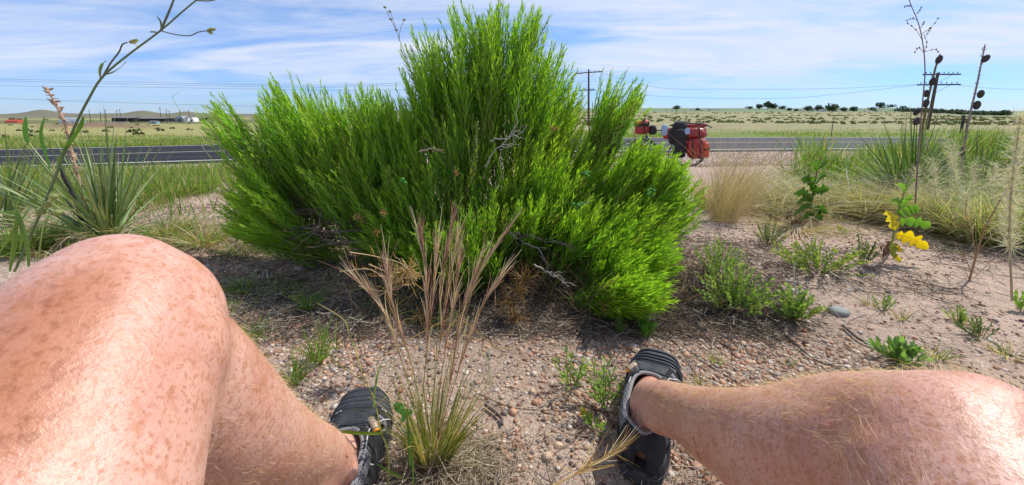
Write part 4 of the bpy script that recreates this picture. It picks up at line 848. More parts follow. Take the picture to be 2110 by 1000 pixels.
# feathery tan tuft on the right, reddish plumes
tuft(1490, 458, 430, .62, .22, [(.52, .40, .22), (.60, .50, .33), (.40, .30, .15), (.30, .30, .10)], [5, 4, 3, 1], 'feathery tan grass tuft, widest of all, right of the shrub', .0007, lean=(.22, -.05), name='feather_grass', matn='dry', flop=.4)
tuft(1510, 440, 300, .72, .32, [(.58, .36, .30), (.62, .44, .36), (.5, .30, .27)], [3, 3, 2], 'thin rose tinted plumes rising behind the feathery tan tuft', .0005, lean=(.22, 0), name='feather_grass', matn='dry', flop=.35)
tuft(1455, 430, 220, .34, .16, [(.50, .40, .2), (.42, .34, .16)], [3, 3], 'narrow straw tuft between shrub and feathery tan tuft', .0010, lean=(-.05, 0), matn='dry')
tuft(1640, 470, 420, .10, .34, [PALE, TAN, STRAW], [4, 3, 2], 'flattened pale dead grass right of the feathery tan tuft', .0012, flop=1.4, matn='dry')
# dense dry and green grass clumps of the right middle
for px, py, n, h, s, pal, wt, lb in ((1780, 452, 520, .24, .26, [PALE, TAN, G1, (.46, .40, .30)], [8, 6, 3, 4], 'dry and green clump left of the yucca with seed stalks'), (1700, 430, 380, .22, .24, [G2, G1, TAN, PALE], [5, 4, 3, 2], 'green clump behind the left prickly rosette'),
        (1850, 462, 460, .22, .25, [PALE, TAN, G1, G3], [8, 5, 2, 1], 'straw clump directly behind the lobed yellow leaved plant'), (1930, 480, 620, .27, .28, [PALE, TAN, G1, (.55, .50, .42)], [9, 5, 1, 4], 'pale bleached clump right of the yellow leaved plant'), (2010, 500, 620, .26, .28, [PALE, G1, G2, TAN], [8, 4, 3, 5], 'mixed green and bleached clump near the right edge'),
        (2080, 505, 560, .28, .26, [G1, G2, PALE, G3], [5, 4, 7, 3], 'dark green clump at the far right edge'), (1650, 400, 360, .30, .22, [G2, G1, G3], [5, 5, 2], 'tall fresh green clump beside the gravel shoulder'), (1740, 400, 420, .30, .30, [G2, G1, STRAW], [5, 5, 2], 'tall yellow green clump left of the right yucca'), (2000, 440, 560, .30, .34, [G1, G2, G3, PALE], [5, 5, 3, 1], 'tall green clump between the two seed stalks')):
    tuft(px, py, int(n * 1.5), h * 1.25, s * 1.15, pal, wt, lb, .0015, flop=.6)
# left middle clumps
for px, py, n, h, s, pal, wt, lb in ((60, 520, 420, .20, .22, [G1, G2, G3, TAN], [5, 5, 2, 2], 'green clump behind the left knee at the left edge'), (345, 490, 300, .16, .22, [G1, TAN, G2, PALE], [4, 4, 3, 2], 'mixed dry clump right of the left yucca'), (420, 505, 260, .13, .2, [TAN, G1, PALE], [5, 3, 2], 'brownish clump at the shrub\'s left foot'),
        (390, 400, 420, .18, .3, [G2, G1, TAN], [5, 4, 2], 'fresh green clump between yucca and shrub'), (300, 400, 300, .16, .3, [G2, G1, PALE], [5, 4, 2], 'light green grass behind the left yucca'), (150, 400, 260, .16, .3, [G2, TAN, G1], [5, 3, 4], 'green grass behind the bare seed stalk'), (500, 520, 130, .09, .2, [TAN, G1, (.2, .14, .1)], [3, 3, 2], 'sparse brown clump below the shrub\'s left edge')):
    tuft(px, py, int(n * 1.3), h, s, pal, wt, lb, .0015, flop=.6)

def curls(name, label, n, xs, ys, h0, h1, pal, wts, wd=.0011):
    n = len(xs); z = hgt(xs, ys); h = rng.uniform(h0, h1, n); t = np.linspace(0, 1, 7)[None, :, None]; a = rng.uniform(0, 6.28, n)
    d = np.stack([np.cos(a) * .7, np.sin(a) * .5, rng.uniform(.3, 1.2, n)], 1); c2 = rng.normal(size=(n, 3)) * [1, .7, .3] - [0, 0, .6]
    P = np.stack([xs, ys, z], 1)[:, None] + d[:, None] * h[:, None, None] * t + c2[:, None] * (h * .8)[:, None, None] * t ** 2.4 + np.cumsum(rng.normal(size=(n, 7, 3)) * h[:, None, None] * .03, 1)
    P[..., 2] = np.maximum(P[..., 2], z[:, None] + .002); mb = MB(); ribbons(mb, P, np.array([[1, 1.1, 1, .9, .8, .6, .2]]) * wd * rng.uniform(.5, 1.5, (n, 1)), rng.normal(size=(n, 3)), mixcols(n, pal, wts), .2)
    return tag(mb.obj(name, M['dry']), label, 'dry grass', None, 'stuff')
x_, y_ = scatter(14000, .60, 1.6, 1.80, 2.7, lambda x, y: np.clip((fbm(x * 3, y * 3, 3) - .34) * 4, 0, 1) * np.clip((x / y - .55) * 5, 0, 1) * np.clip((y - 1.75 - .25 * (1.3 - x / y)) * 4, 0, 1))
curls('dry_tangle', 'bleached curled dead grass tangled along the front of the right hand weeds', 0, x_, y_, .07, .32, [PALE, (.68, .62, .52), TAN, (.38, .29, .17), G1], [5, 6, 3, 2, 1.5], .0014)
x_, y_ = scatter(2200, -1.35, -.42, 1.5, 2.9, lambda x, y: np.clip((fbm(x * 3 + 4, y * 3, 3) - .34) * 4, 0, 1))
curls('dry_tangle', 'brown and straw dead grass between the left knee, yucca and shrub', 0, x_, y_, .04, .17, [PALE, TAN, (.24, .16, .09), (.42, .32, .18), G1, G2], [3, 4, 4, 3, 3, 2])
x_, y_ = scatter(1500, -.85, .1, 1.0, 1.7, lambda x, y: np.clip((fbm(x * 5 + 4, y * 5, 3) - .36) * 4, 0, 1))
curls('low_grass', 'sparse low green and brown blades in the shade left of the shrub', 0, x_, y_, .02, .09, [G1, G3, TAN, (.2, .15, .09)], [5, 3, 2, 3], .0009)
# ---------------------------------------------------------------- yuccas
def yucca(px, py, n, L0, L1, label, wd, cols, tilt=(0, 0), flat=.12):
    g = GT(px, py); root = empty('yucca', g); tag(root, label, 'yucca')
    for q in range(n):
        a = rng.uniform(0, 6.28); el = R(rng.uniform(14, 84)) if q > 8 else R(rng.uniform(60, 88)); d = np.array([math.cos(a) * math.cos(el) + tilt[0], math.sin(a) * math.cos(el) * .8 + tilt[1], math.sin(el)]); d = d / np.linalg.norm(d)
        L = rng.uniform(L0, L1); P = g + np.array([rng.normal() * .02, rng.normal() * .02, .02]) + d * np.linspace(0, L, 7)[:, None] + np.array([0, 0, -1]) * (np.linspace(0, 1, 7) ** 2)[:, None] * L * flat * math.cos(el)
        mb = MB(); c = np.array(cols[rng.integers(len(cols))]) * rng.uniform(.85, 1.15); C = np.tile(c, (1, 7, 1)); C[0, -1] = (.45, .36, .2); C[0, 0] = (.42, .42, .2)
        ribbons(mb, P[None], (wd * np.array([.9, 1, .95, .8, .6, .35, .04]))[None] * rng.uniform(.8, 1.2), np.cross(d, [0, 0, 1]) + rng.normal(size=3) * .25, C, .55); mb.obj('leaf', M['yucca'], root)
    return root, g
M['yucca'] = mat('yucca_leaf', attr=True, rough=.42, transl=.12, noise=(60, .12), spec=.5)
YC = [(.16, .24, .08), (.20, .28, .10), (.25, .31, .15), (.12, .20, .05), (.29, .33, .12)]
y1, yg1 = yucca(225, 500, 100, .40, .62, 'spiky yucca behind the left knee, left of the shrub', .0056, YC)
y2, yg2 = yucca(1870, 430, 160, .45, .72, 'dark spiky yucca at the foot of the leaning seed stalk, right side', .0050, [(.11, .19, .04), (.15, .25, .05), (.09, .16, .035), (.19, .28, .07)])
y3, yg3 = yucca(2010, 425, 60, .40, .58, 'half hidden yucca at the foot of the rightmost seed stalk', .0045, [(.09, .15, .03), (.12, .20, .04), (.08, .13, .03)])
y4, yg4 = yucca(20, 470, 34, .40, .60, 'partly seen yucca at the left edge', .0055, YC, (.4, 0))
def podstalk(pts, Y, r0, r1, pods, label, col, podcol, nb=24, blen=.012, name='seed_stalk', podr=.019):
    P = spline([PY(a_, b_, Y) for a_, b_ in pts], 30); root = empty(name, P[0]); tag(root, label, 'seed stalk', None)
    mb = MB(); tubes(mb, P, np.linspace(r0, r1, 30)[None], 8, np.asarray(col, float), True); st_ = mb.obj('stalk', M['bark'], root)
    mb = MB()
    for q in range(nb):
        k = int(30 * (.25 + .74 * q / nb)); k = min(k, 28); a = q * 2.4; T = nrm(P[k + 1] - P[k]); s_ = np.array([math.cos(a), math.sin(a) * .8, .25]); c_ = P[k]
        Q = c_ + s_ * np.linspace(0, blen, 5)[:, None] + T * (np.linspace(0, 1, 5) ** 2)[:, None] * blen * .5 * rng.normal()
        ribbons(mb, Q[None], np.array([[.0016, .003, .0026, .002, .0006]]) * blen / .012, rng.normal(size=(1, 3)), jit(np.asarray(col) * 1.35, 1)[0])
        tubes(mb, Q, [[.0016, .0014, .0012, .001, .0006]], 4, np.asarray(col, float))
    mb.obj('bract', M['bark'], st_, kind='stuff')
    for a_, b_, s_ in pods:
        c_ = PY(a_, b_, Y - .01); mb = MB(); ellip(mb, (0, 0, 0), (.86, .86, 1.3), None, 24, 14); v = mb.v[0]; an = np.arctan2(v[:, 1], v[:, 0])
        v[:, :2] *= (1 - .10 * np.abs(np.cos(an * 3)) ** .5 + .05 * np.cos(an * 6))[:, None]; v[:, 2] += .06 * np.sign(v[:, 2]) * (1 - np.hypot(v[:, 0], v[:, 1])); mb.v[0] = (v * podr * s_) @ rx_(rng.normal() * .15).T @ ry_(.3 + rng.normal() * .15).T + c_; mb.has = True; mb.c[0][:] = podcol * np.array(rng.uniform(.8, 1.2)); p_ = mb.obj('seed_pod', M['bark'], root)
        k = np.argmin(np.linalg.norm(P - c_, axis=1)); mb = MB(); tubes(mb, np.linspace(P[k], c_, 4), .0028, 5, np.asarray(col, float)); mb.obj('pod_stem', M['bark'], p_)
    return root
PODC = np.array((.062, .050, .044))
podstalk([(1885, 420), (1893, 320), (1905, 240), (1925, 150), (1937, 112)], yg2[1] - .05, .0075, .004, [(1935, 123, 1.0), (1922, 168, 1.0), (1909, 193, .95), (1908, 213, 1.0), (1889, 231, .9), (1889, 250, 1.05)], 'leaning stalk with six dark pods, left of the two podded stalks', (.19, .15, .06), PODC, 34)
podstalk([(1975, 400), (1985, 315), (1998, 240), (2012, 180), (2022, 130), (2030, 92)], yg3[1] - .1, .0065, .003, [(2031, 121, 1.05), (2021, 194, 1.0), (2013, 217, 1.1), (1981, 314, 1.05)], 'rightmost podded stalk with four dark pods', (.30, .22, .19), PODC, 44)
podstalk([(190, 480), (170, 400), (150, 325), (135, 260), (115, 215), (95, 180)], 1.75, .0075, .0036, [], 'bare pinkish brown stalk with curled bracts above the left knee', (.42, .28, .18), PODC, 54, .022)
# thin branched stem rising highest on the right
ts = empty('wiry_stem', PY(1890, 330, 1.85)); tag(ts, 'tall thin branched stem with tiny buds, highest plant on the right', 'weed stem')
mb = MB(); YT = 1.85; stalk(mb, [PY(a_, b_, YT) for a_, b_ in ((1886, 420), (1893, 300), (1902, 200), (1906, 150), (1903, 100), (1893, 50), (1875, 5), (1873, -12))], .0032, .0013, (.22, .15, .14), 30); s0 = mb.obj('stem', M['bark'], ts)
for pts in ([(1901, 85), (1890, 65), (1880, 55), (1870, 48)], [(1899, 70), (1912, 62), (1925, 50), (1933, 38)], [(1904, 110), (1893, 98), (1885, 108)], [(1906, 107), (1916, 104), (1928, 102), (1933, 107)], [(1905, 80), (1912, 68), (1918, 58)], [(1890, 42), (1880, 38), (1869, 42)], [(1885, 30), (1893, 25), (1898, 16)], [(1879, 15), (1873, 12), (1864, 14)], [(1896, 60), (1902, 50), (1904, 46)], [(1903, 70), (1910, 90), (1905, 105)]):
    mb = MB(); P = spline([PY(a_, b_, YT) for a_, b_ in pts], 8); tubes(mb, P, np.linspace(.0013, .0008, 8)[None], 4, np.array((.22, .15, .14)))
    for k in (3, 5, 7): ellip(mb, P[k], (.0024, .0024, .0058), ry_(rng.normal() * .7), 7, 6, (.12, .07, .07))
    mb.obj('twig', M['bark'], s0)
# black burnt stem near the bare stalk
mb = MB(); P = spline([PY(a_, b_, 1.7) for a_, b_ in ((180, 475), (165, 445), (150, 400), (135, 370), (125, 345))], 22); P[1:-1] += rng.normal(size=(20, 3)) * .0015; tubes(mb, P, .0065 + .0015 * rng.random((1, 22)), 7, np.array((.035, .03, .032)), True); tag(mb.obj('dead_stalk', M['bark']), 'blackened dead stalk right beside the bare pinkish stalk', 'dead stalk')
# nearby tall green weed crossing the sky on the left
lw = empty('tall_weed', PY(95, 520, .9)); tag(lw, 'tall green weed slanting up across the left sky', 'weed'); YW = .85
mb = MB(); stalk(mb, [PY(a_, b_, YW) for a_, b_ in ((30, 560), (100, 400), (150, 270), (185, 200), (212, 158), (262, 115), (330, 64), (375, 25), (410, -4))], .0027, .0014, (.24, .29, .16), 34); s0 = mb.obj('stem', M['leaf'], lw)
def leafb(px_pts, Y, w_, col, parent, name='leaf', side=(.6, .3, .7)):
    mb = MB(); strand(mb, [PY(a_, b_, Y) for a_, b_ in px_pts], w_, 0, col, side, prof=lambda t: np.sin(np.clip(t * .93 + .05, 0, 1) * math.pi) ** .7 + .03); return mb.obj(name, M['leaf'], parent)
leafb([(118, 340), (140, 300), (165, 262), (172, 240)], YW, .0050, (.16, .30, .05), lw); leafb([(103, 350), (92, 310), (84, 275), (92, 240)], YW, .0032, (.15, .32, .06), lw); leafb([(58, 300), (52, 270), (53, 240)], YW - .02, .0042, (.15, .34, .06), lw)
leafb([(212, 155), (235, 148), (255, 132), (260, 127)], YW, .003, (.26, .30, .10), lw); leafb([(207, 163), (206, 145), (212, 130), (220, 126)], YW, .0026, (.22, .28, .12), lw); leafb([(332, 62), (331, 45), (323, 34)], YW, .0016, (.14, .18, .08), lw)
for pts, r_ in (([(212, 158), (228, 130), (245, 108), (252, 92), (262, 88)], .0018), ([(332, 62), (350, 20), (360, -5)], .0024), ([(332, 64), (360, 71), (390, 74), (410, 66), (428, 64)], .0014), ([(404, 1), (430, 2), (450, -2)], .0016), ([(325, 68), (318, 66), (310, 66)], .002)):
    mb = MB(); stalk(mb, [PY(a_, b_, YW) for a_, b_ in pts], r_, r_ * .7, (.17, .18, .11), 12); mb.obj('side_stem', M['bark'], s0)
for px, py in ((270, 87), (431, 63)):
    mb = MB(); c_ = PY(px, py, YW)
    for k in range(6):
        d = nrm(np.array([1, 0, .1]) + rng.normal(size=3) * .5); strand(mb, [c_ - [.004, 0, 0], c_ + d * .007, c_ + d * .014], .0036, 0, jit((.42, .38, .20), 1)[0], rng.normal(size=3), 6, .4, lambda t: np.sin(np.clip(t * .9 + .1, 0, 1) * math.pi) ** .6 + .05)
    mb.obj('flower_head', M['dry'], lw)
# second weed, left edge, with fuzzy buds
fw = empty('fuzzy_weed', PY(80, 560, .8)); tag(fw, 'low weed with fuzzy green buds at the left edge above the knee', 'weed')
mb = MB(); stalk(mb, [PY(75, 560, .8), PY(88, 470, .82), PY(100, 430, .85), PY(112, 408, .86)], .0016, .001, (.3, .34, .12)); mb.obj('stem', M['leaf'], fw)
for px, py in ((110, 405), (97, 422), (118, 438), (86, 436)):
    mb = MB(); c_ = PY(px, py, .84); ellip(mb, c_, (.009, .008, .007), None, 10, 8, (.36, .38, .14)); dd = nrm(rng.normal(size=(30, 3))); ribbons(mb, (c_ + dd * .008)[:, None] + dd[:, None] * .004 * np.linspace(0, 1, 3)[None, :, None], .0004, rng.normal(size=(30, 3)), (.45, .46, .25)); mb.obj('bud', M['leaf'], fw)
for pts in ([(0, 438), (30, 440), (45, 470), (40, 520)], [(20, 560), (30, 500), (35, 440)], [(60, 560), (55, 500), (40, 450), (30, 420)], [(0, 520), (25, 480), (60, 430)]): leafb(pts, .8, .004, jit((.20, .30, .07), 1)[0], fw)
# two thin stems rising above the shrub's left shoulder, and a bent one further left
mb = MB()
for pts in ([(860, 180), (826, 90), (815, 60), (802, 35), (793, 15)], [(818, 62), (812, 48), (803, 20)], [(822, 84), (825, 60), (833, 42)], [(866, 130), (850, 105), (845, 92)]): stalk(mb, [PY(a_, b_, 1.45) for a_, b_ in pts], .0013, .0008, (.22, .2, .14), 10, 4)
for px, py in ((793, 15), (803, 24), (805, 40), (833, 41), (817, 62)): ellip(mb, PY(px, py, 1.45), (.006, .005, .004), None, 8, 6, (.30, .28, .16))
tag(mb.obj('thin_weed', M['bark']), 'thin budded stems poking above the shrub\'s left shoulder', 'weed stem')
mb = MB(); stalk(mb, [PY(a_, b_, 1.4) for a_, b_ in ((470, 380), (430, 320), (400, 280), (375, 235), (354, 200))], .0012, .0008, (.34, .36, .18), 14, 4); stalk(mb, [PY(354, 200, 1.4), PY(362, 195, 1.4), PY(371, 188, 1.4)], .0006, .0004, (.4, .36, .25), 5, 3)
tag(mb.obj('thin_weed', M['bark']), 'single bent thin stem left of the shrub against the field', 'weed stem')
mb = MB()
for pts in ([(480, 330), (450, 290), (432, 262)], [(470, 320), (440, 300), (410, 270)], [(450, 290), (440, 270), (425, 268)], [(446, 296), (430, 290), (415, 282)]): stalk(mb, [PY(a_, b_, 1.4) for a_, b_ in pts], .0013, .0006, (.22, .15, .12), 8, 4)
tag(mb.obj('dead_sprig', M['bark']), 'brown leafless sprig at the shrub\'s left edge before the road', 'weed stem')
# tall thin flower stalks of grass seen against the road
for q, (bx, by, tx, ty, Yq, lb) in enumerate(((420, 520, 380, 400, 1.9, 'straw stalk left of the shrub, first'), (330, 470, 445, 330, 1.8, 'long slanting straw across the near road line'), (1640, 330, 1607, 250, 3.2, 'thin pale straw standing before the right road'), (1612, 400, 1606, 290, 2.6, 'leafy green stem beside the shoulder gravel'), (1690, 420, 1694, 310, 2.4, 'dark green stem rising from the left rosette'))):
    mb = MB(); b = PY(bx, by, Yq); t_ = PY(tx, ty, Yq); col = (.45, .38, .22) if q < 3 else (.12, .24, .04); stalk(mb, [b, (b + t_) / 2 + [.01, 0, .01], t_], .0016 if q < 3 else .0032, .0008, col, 12, 4)
    if q >= 3:
        for k in range(16):
            c_ = b + (t_ - b) * (k / 16); d = nrm(rng.normal(size=3) * [1, .6, .3] + [0, 0, .6]); strand(mb, [c_, c_ + d * .02, c_ + d * .035], .004, 0, jit(col, 1)[0], rng.normal(size=3), 6, .3, lambda t: np.sin(np.clip(t * .9 + .08, 0, 1) * math.pi) + .03)
    tag(mb.obj('tall_weed' if q >= 3 else 'tall_straw', M['leaf']), lb, 'weed stem')
# bleached feathery dead plants, right
def feather(px, py, tx, ty, Y, label, n=150, r=.03):
    b = PY(px, py, Y); t_ = PY(tx, ty, Y); root = empty('bleached_weed', b); tag(root, label, 'dead weed')
    mb = MB(); P = spline([b, (b + t_) / 2 + [rng.normal() * .02, 0, 0], t_], 20); tubes(mb, P, np.linspace(.0022, .0008, 20)[None], 5, np.array((.46, .38, .27))); mb.obj('stem', M['dry'], root)
    k = rng.integers(6, 20, n); d = nrm(rng.normal(size=(n, 3)) + np.array([0, 0, .7])); l = rng.uniform(.4, 1, n) * r; tt = np.linspace(0, 1, 5)[None, :, None]
    Q = P[k][:, None] + d[:, None] * l[:, None, None] * tt + (rng.normal(size=(n, 3)) * r * .35)[:, None] * tt ** 2; mb = MB(); ribbons(mb, Q, np.array([[.00035, .00045, .0004, .0003, .0001]]), rng.normal(size=(n, 3)), jit((.70, .63, .53), n, .15)); mb.obj('plume', M['dry'], root, kind='stuff')
for a_ in ((1985, 470, 1945, 285, 2.0, 'bleached feathery weed left of the rightmost pod stalk'), (1960, 490, 1920, 330, 1.9, 'low bleached weed behind the yellow leaf, left one'), (2040, 480, 2010, 340, 2.0, 'bleached weed below the rightmost pods'), (2070, 500, 2050, 340, 1.9, 'bleached weed close left of the right edge'), (1900, 470, 1885, 350, 2.1, 'small bleached weed at the yucca\'s foot'), (2000, 520, 1990, 400, 1.75, 'straggly bleached weed above the reddish bare stem'), (1975, 430, 1965, 300, 2.2, 'curly bleached weed crossing the road edge line')):
    feather(*a_, n=420, r=.055)
feather(2085, 620, 2102, 245, .8, 'blurred cream plume nearest the camera at the right edge', 1100, .028)
rs = empty('red_stem_weed', GT(1995, 585)); tag(rs, 'reddish bare forked stem on the sand at right', 'dead weed')
for pts, r_ in (([(1995, 588), (2008, 540), (2030, 470), (2075, 390), (2105, 350)], .0034), ([(2000, 560), (1985, 520), (1970, 500)], .0012), ([(2015, 520), (2050, 480), (2110, 440)], .0014), ([(2005, 575), (2040, 540), (2060, 520)], .001), ([(2010, 530), (2003, 480), (1990, 440), (1995, 400)], .0016), ([(1998, 580), (1990, 560), (1975, 545)], .001)):
    mb = MB(); stalk(mb, [PY(a_, b_, 1.32 + .002 * q) for q, (a_, b_) in enumerate(pts)], r_, r_ * .5, (.40, .25, .14), 14); mb.obj('stem', M['dry'], rs)

# ---------------------------------------------------------------- leafy herbs
def herb(px, py, rx, h, nst, nl, ll, lw, cols, label, tip=None, name='low_herb', ang=.85, K=5, spread=1.0, fold=.35, yel=0.0):
    g = GT(px, py); root = empty(name, g); tag(root, label, 'herb')
    a = rng.uniform(0, 6.28, nst); rr = np.sqrt(rng.random(nst)) * rx
    base = g + np.stack([np.cos(a) * rr * .25, np.sin(a) * rr * .25, np.full(nst, 0.0)], 1)
    tips = g + np.stack([np.cos(a) * rr * spread, np.sin(a) * rr * .9, h * (1.05 - .5 * (rr / rx) ** 2) * rng.uniform(.7, 1.1, nst)], 1)
    L = np.linalg.norm(tips - base, axis=1); dv = (tips - base) / L[:, None]; bend = np.stack([0 * L, 0 * L, -.08 * L], 1); dv = nrm(dv + [0, 0, .05])
    mb = MB(); stems(mb, base, dv, L, bend, .0012, .0006, jit((.20, .22, .08), nst)); mb.obj('stems', M['bark'], root, kind='stuff')
    c = mixcols(nst, cols, [1] * len(cols))
    if yel:
        k = rng.random(nst) < yel; c[k] = jit((.52, .34, .02), int(k.sum()), .15)
    mb = MB(); shoot_leaves(mb, base, dv, L, bend, nl, ll, lw, ang, c, fold, K, tip, .25, .3); mb.obj('leaves', M['leaf'], root, kind='stuff')
    return root
HG = [(.18, .31, .05), (.24, .37, .07), (.14, .24, .04), (.30, .36, .08)]
herb(1510, 640, .13, .15, 60, 12, .017, .0034, HG, 'bushy pale green herb at the shrub\'s lower right edge', (.3, .42, .1)); herb(1480, 570, .10, .15, 34, 11, .017, .003, HG, 'loose pale green herb behind the bushy one at the shrub\'s right', (.3, .42, .1))
herb(1630, 662, .07, .11, 30, 13, .017, .0034, HG, 'small dark stemmed herb between bushy herb and grey stone', (.26, .38, .1)); herb(1685, 560, .17, .12, 56, 11, .018, .0036, [(.20, .28, .05), (.28, .32, .07), (.12, .2, .04)], 'wide yellow green herb on the sand, middle right', (.36, .42, .1))
herb(1775, 545, .05, .13, 14, 12, .014, .0028, [(.10, .14, .05), (.14, .18, .07)], 'sparse grey green sprig right of the wide yellow green herb'); herb(1585, 505, .08, .13, 24, 12, .016, .003, [(.16, .2, .08), (.2, .22, .1)], 'grey green sprig above the wide yellow green herb')
herb(1245, 840, .045, .12, 9, 9, .026, .0026, HG, 'light green herb with orange lower leaves left of the right sandal', (.38, .54, .14), yel=.2, ang=1.1); herb(1175, 800, .045, .10, 7, 8, .026, .0026, HG, 'slender light green herb between the feet, left of the orange leaved one', (.32, .46, .12), ang=.9)
herb(1225, 880, .03, .04, 6, 5, .022, .0026, HG, 'low herb with a few orange leaves beside the right sandal strap', yel=.3); herb(1330, 700, .03, .08, 18, 26, .02, .0008, [(.10, .26, .02)], 'fine leaved green sprig between shrub and right sandal'); herb(1275, 695, .02, .10, 6, 22, .02, .0008, [(.12, .26, .02)], 'single fine leaved sprig left of the right sandal toe')
herb(1850, 750, .055, .055, 16, 8, .030, .0044, [(.13, .25, .05), (.17, .29, .08)], 'broad leaved green seedling above the right shin', (.24, .38, .12)); herb(2105, 640, .03, .06, 6, 7, .026, .004, HG, 'green herb cut by the right edge'); herb(1730, 480, .03, .03, 6, 5, .025, .005, [(.3, .34, .05)], 'small yellow green seedling left of the lobed plant')
herb(1330, 950, .02, .03, 6, 8, .016, .0022, HG, 'tiny herb beneath the right sandal\'s heel'); herb(1975, 665, .04, .05, 10, 8, .014, .002, HG, 'tiny leafy sprig on the sand left of the green tuft'); herb(1820, 640, .03, .06, 8, 8, .013, .002, HG, 'thin leafy sprig right of the rounded stone')
herb(2020, 700, .05, .06, 12, 9, .014, .002, [(.10, .15, .05)], 'dull green sprig above the right knee at right')
# white bleached stem crossing the small herb
mb = MB()
for pts in ([(1640, 605), (1637, 580), (1636, 548), (1640, 538)], [(1640, 605), (1648, 590), (1645, 572)], [(1618, 577), (1636, 580), (1640, 582)]): stalk(mb, [PY(a_, b_, 1.10) for a_, b_ in pts], .0022, .0012, (.62, .57, .50), 8, 5)
tag(mb.obj('bleached_twig', M['bark']), 'white bleached bit of stem standing in the small dark stemmed herb', 'dead stem')
# lobed prickly leaves
def lobed(mb, base, tip, W, col, lobes=4, n=33, droop=.1, up=(0, 0, 1), rib=(.4, .42, .15), fold=.55, side=None):
    base = np.asarray(base, float); tip = np.asarray(tip, float); L = np.linalg.norm(tip - base); t = np.linspace(0, 1, n)
    P = base + (tip - base) * t[:, None] + np.array([0, 0, 1.]) * (np.sin(t * math.pi) * droop * L)[:, None]
    t_j = t + .035 * np.sin(t * 13 + W * 900); saw = .5 + .5 * np.cos(6.283 * t_j * lobes + .6); w_ = W * .92 * (.40 + .62 * (1 - saw) ** .7 * (1 + .25 * np.sin(t * 9 + W * 500))) * np.sin(np.clip(t * .86 + .10, 0, 1) * math.pi) ** .55; w_[-1] = W * .03; w_[0] = W * .05
    S = np.cross(tip - base, up) if side is None else np.asarray(side, float); S = S / np.linalg.norm(S); S = np.repeat(S[None, None], n, 1)
    S = S + (tip - base)[None, None] / L * (.35 * np.cos(t * lobes * 6.28))[None, :, None]
    ribbons(mb, P[None], w_[None], S, np.array([col]), fold); ribbons(mb, (P + np.array([0, -.0012, .0012]))[None], (.0012 * (1 - t * .8))[None], S, np.array([rib]), 0)
yl = empty('lobed_weed', GT(1835, 520)); tag(yl, 'prickly lobed weed with bright yellow leaves on the sand', 'weed')
YLv = 1.50
mb = MB(); stalk(mb, [GT(1835, 520), PY(1840, 490, YLv), PY(1848, 450, YLv), PY(1862, 400, YLv), PY(1872, 365, YLv)], .004, .002, (.30, .34, .10)); mb.obj('stem', M['leaf'], yl)
for b_, t_, W_, c_, lb_ in (((1845, 484), (1912, 514), .024, (.72, .50, .01), 'bright yellow lobed leaf'), ((1852, 458), (1918, 468), .020, (.14, .30, .035), None), ((1852, 442), (1895, 430), .020, (.13, .28, .035), None), ((1846, 474), (1826, 435), .017, (.60, .46, .04), 'half yellow lobed leaf'), ((1842, 508), (1858, 520), .012, (.70, .50, .01), 'small yellow leaf'), ((1840, 525), (1856, 540), .010, (.66, .52, .02), 'small yellow leaf'),
                        ((1858, 425), (1880, 402), .014, (.16, .32, .04), None), ((1856, 420), (1834, 415), .012, (.16, .30, .05), None), ((1868, 385), (1885, 370), .010, (.16, .32, .04), None), ((1840, 500), (1842, 535), .012, (.28, .30, .03), None), ((1866, 395), (1850, 378), .010, (.18, .34, .05), None)):
    mb = MB(); lobed(mb, PY(*b_, YLv - .01), PY(*t_, YLv - .05), W_ * 1.35, c_, 3 if W_ < .02 else 4, side=(.25, -.3, 1) if abs(t_[0] - b_[0]) > abs(t_[1] - b_[1]) else (1, -.2, .2)); o = mb.obj('lobed_leaf', M['leaf'], yl)
    if lb_: o['label'] = lb_
mb = MB()
for k in range(7): c_ = GT(1822 + rng.normal() * 8, 530 + rng.normal() * 6); strand(mb, [c_ + [0, 0, .07 * rng.random()], c_ + [-.02, -.01, .03], c_ + [-.05 * rng.random(), -.02, .004]], .007, .001, jit((.15, .07, .045), 1)[0], (0, 1, .4), 8)
mb.obj('withered_leaves', M['dry'], yl)
lr = empty('lobed_weed', GT(1668, 455)); tag(lr, 'dark green prickly lobed weed at the left, brown at its foot', 'weed'); YL2 = GT(1668, 455)[1]
mb = MB(); stalk(mb, [GT(1668, 455), PY(1672, 420, YL2), PY(1680, 370, YL2), PY(1692, 320, YL2)], .006, .003, (.26, .18, .09)); mb.obj('stem', M['leaf'], lr)
for b_, t_ in (((1670, 410), (1635, 400)), ((1672, 415), (1640, 420)), ((1674, 400), (1708, 392)), ((1672, 425), (1632, 446)), ((1674, 430), (1705, 440)), ((1676, 385), (1650, 370)), ((1680, 378), (1700, 360)), ((1672, 440), (1695, 455)), ((1678, 395), (1665, 365)), ((1670, 445), (1648, 455)), ((1684, 350), (1672, 335)), ((1688, 345), (1702, 335))):
    mb = MB(); lobed(mb, PY(*b_, YL2), PY(*t_, YL2 - .12), .030, jit((.085, .20, .03), 1)[0], 4, side=(.2, -.3, 1) if abs(t_[0] - b_[0]) > abs(t_[1] - b_[1]) else (1, -.2, .2)); mb.obj('lobed_leaf', M['leaf'], lr)
mb = MB()
for k in range(9): c_ = GT(1665 + rng.normal() * 22, 458 + rng.normal() * 4); strand(mb, [c_ + [0, 0, .04 * rng.random()], c_ + [-.03, -.01, .02], c_ + [-.08 * rng.random(), -.02, .004]], .010, .001, jit((.20, .09, .05), 1)[0], (0, 1, .4), 8)
mb.obj('withered_leaves', M['dry'], lr)
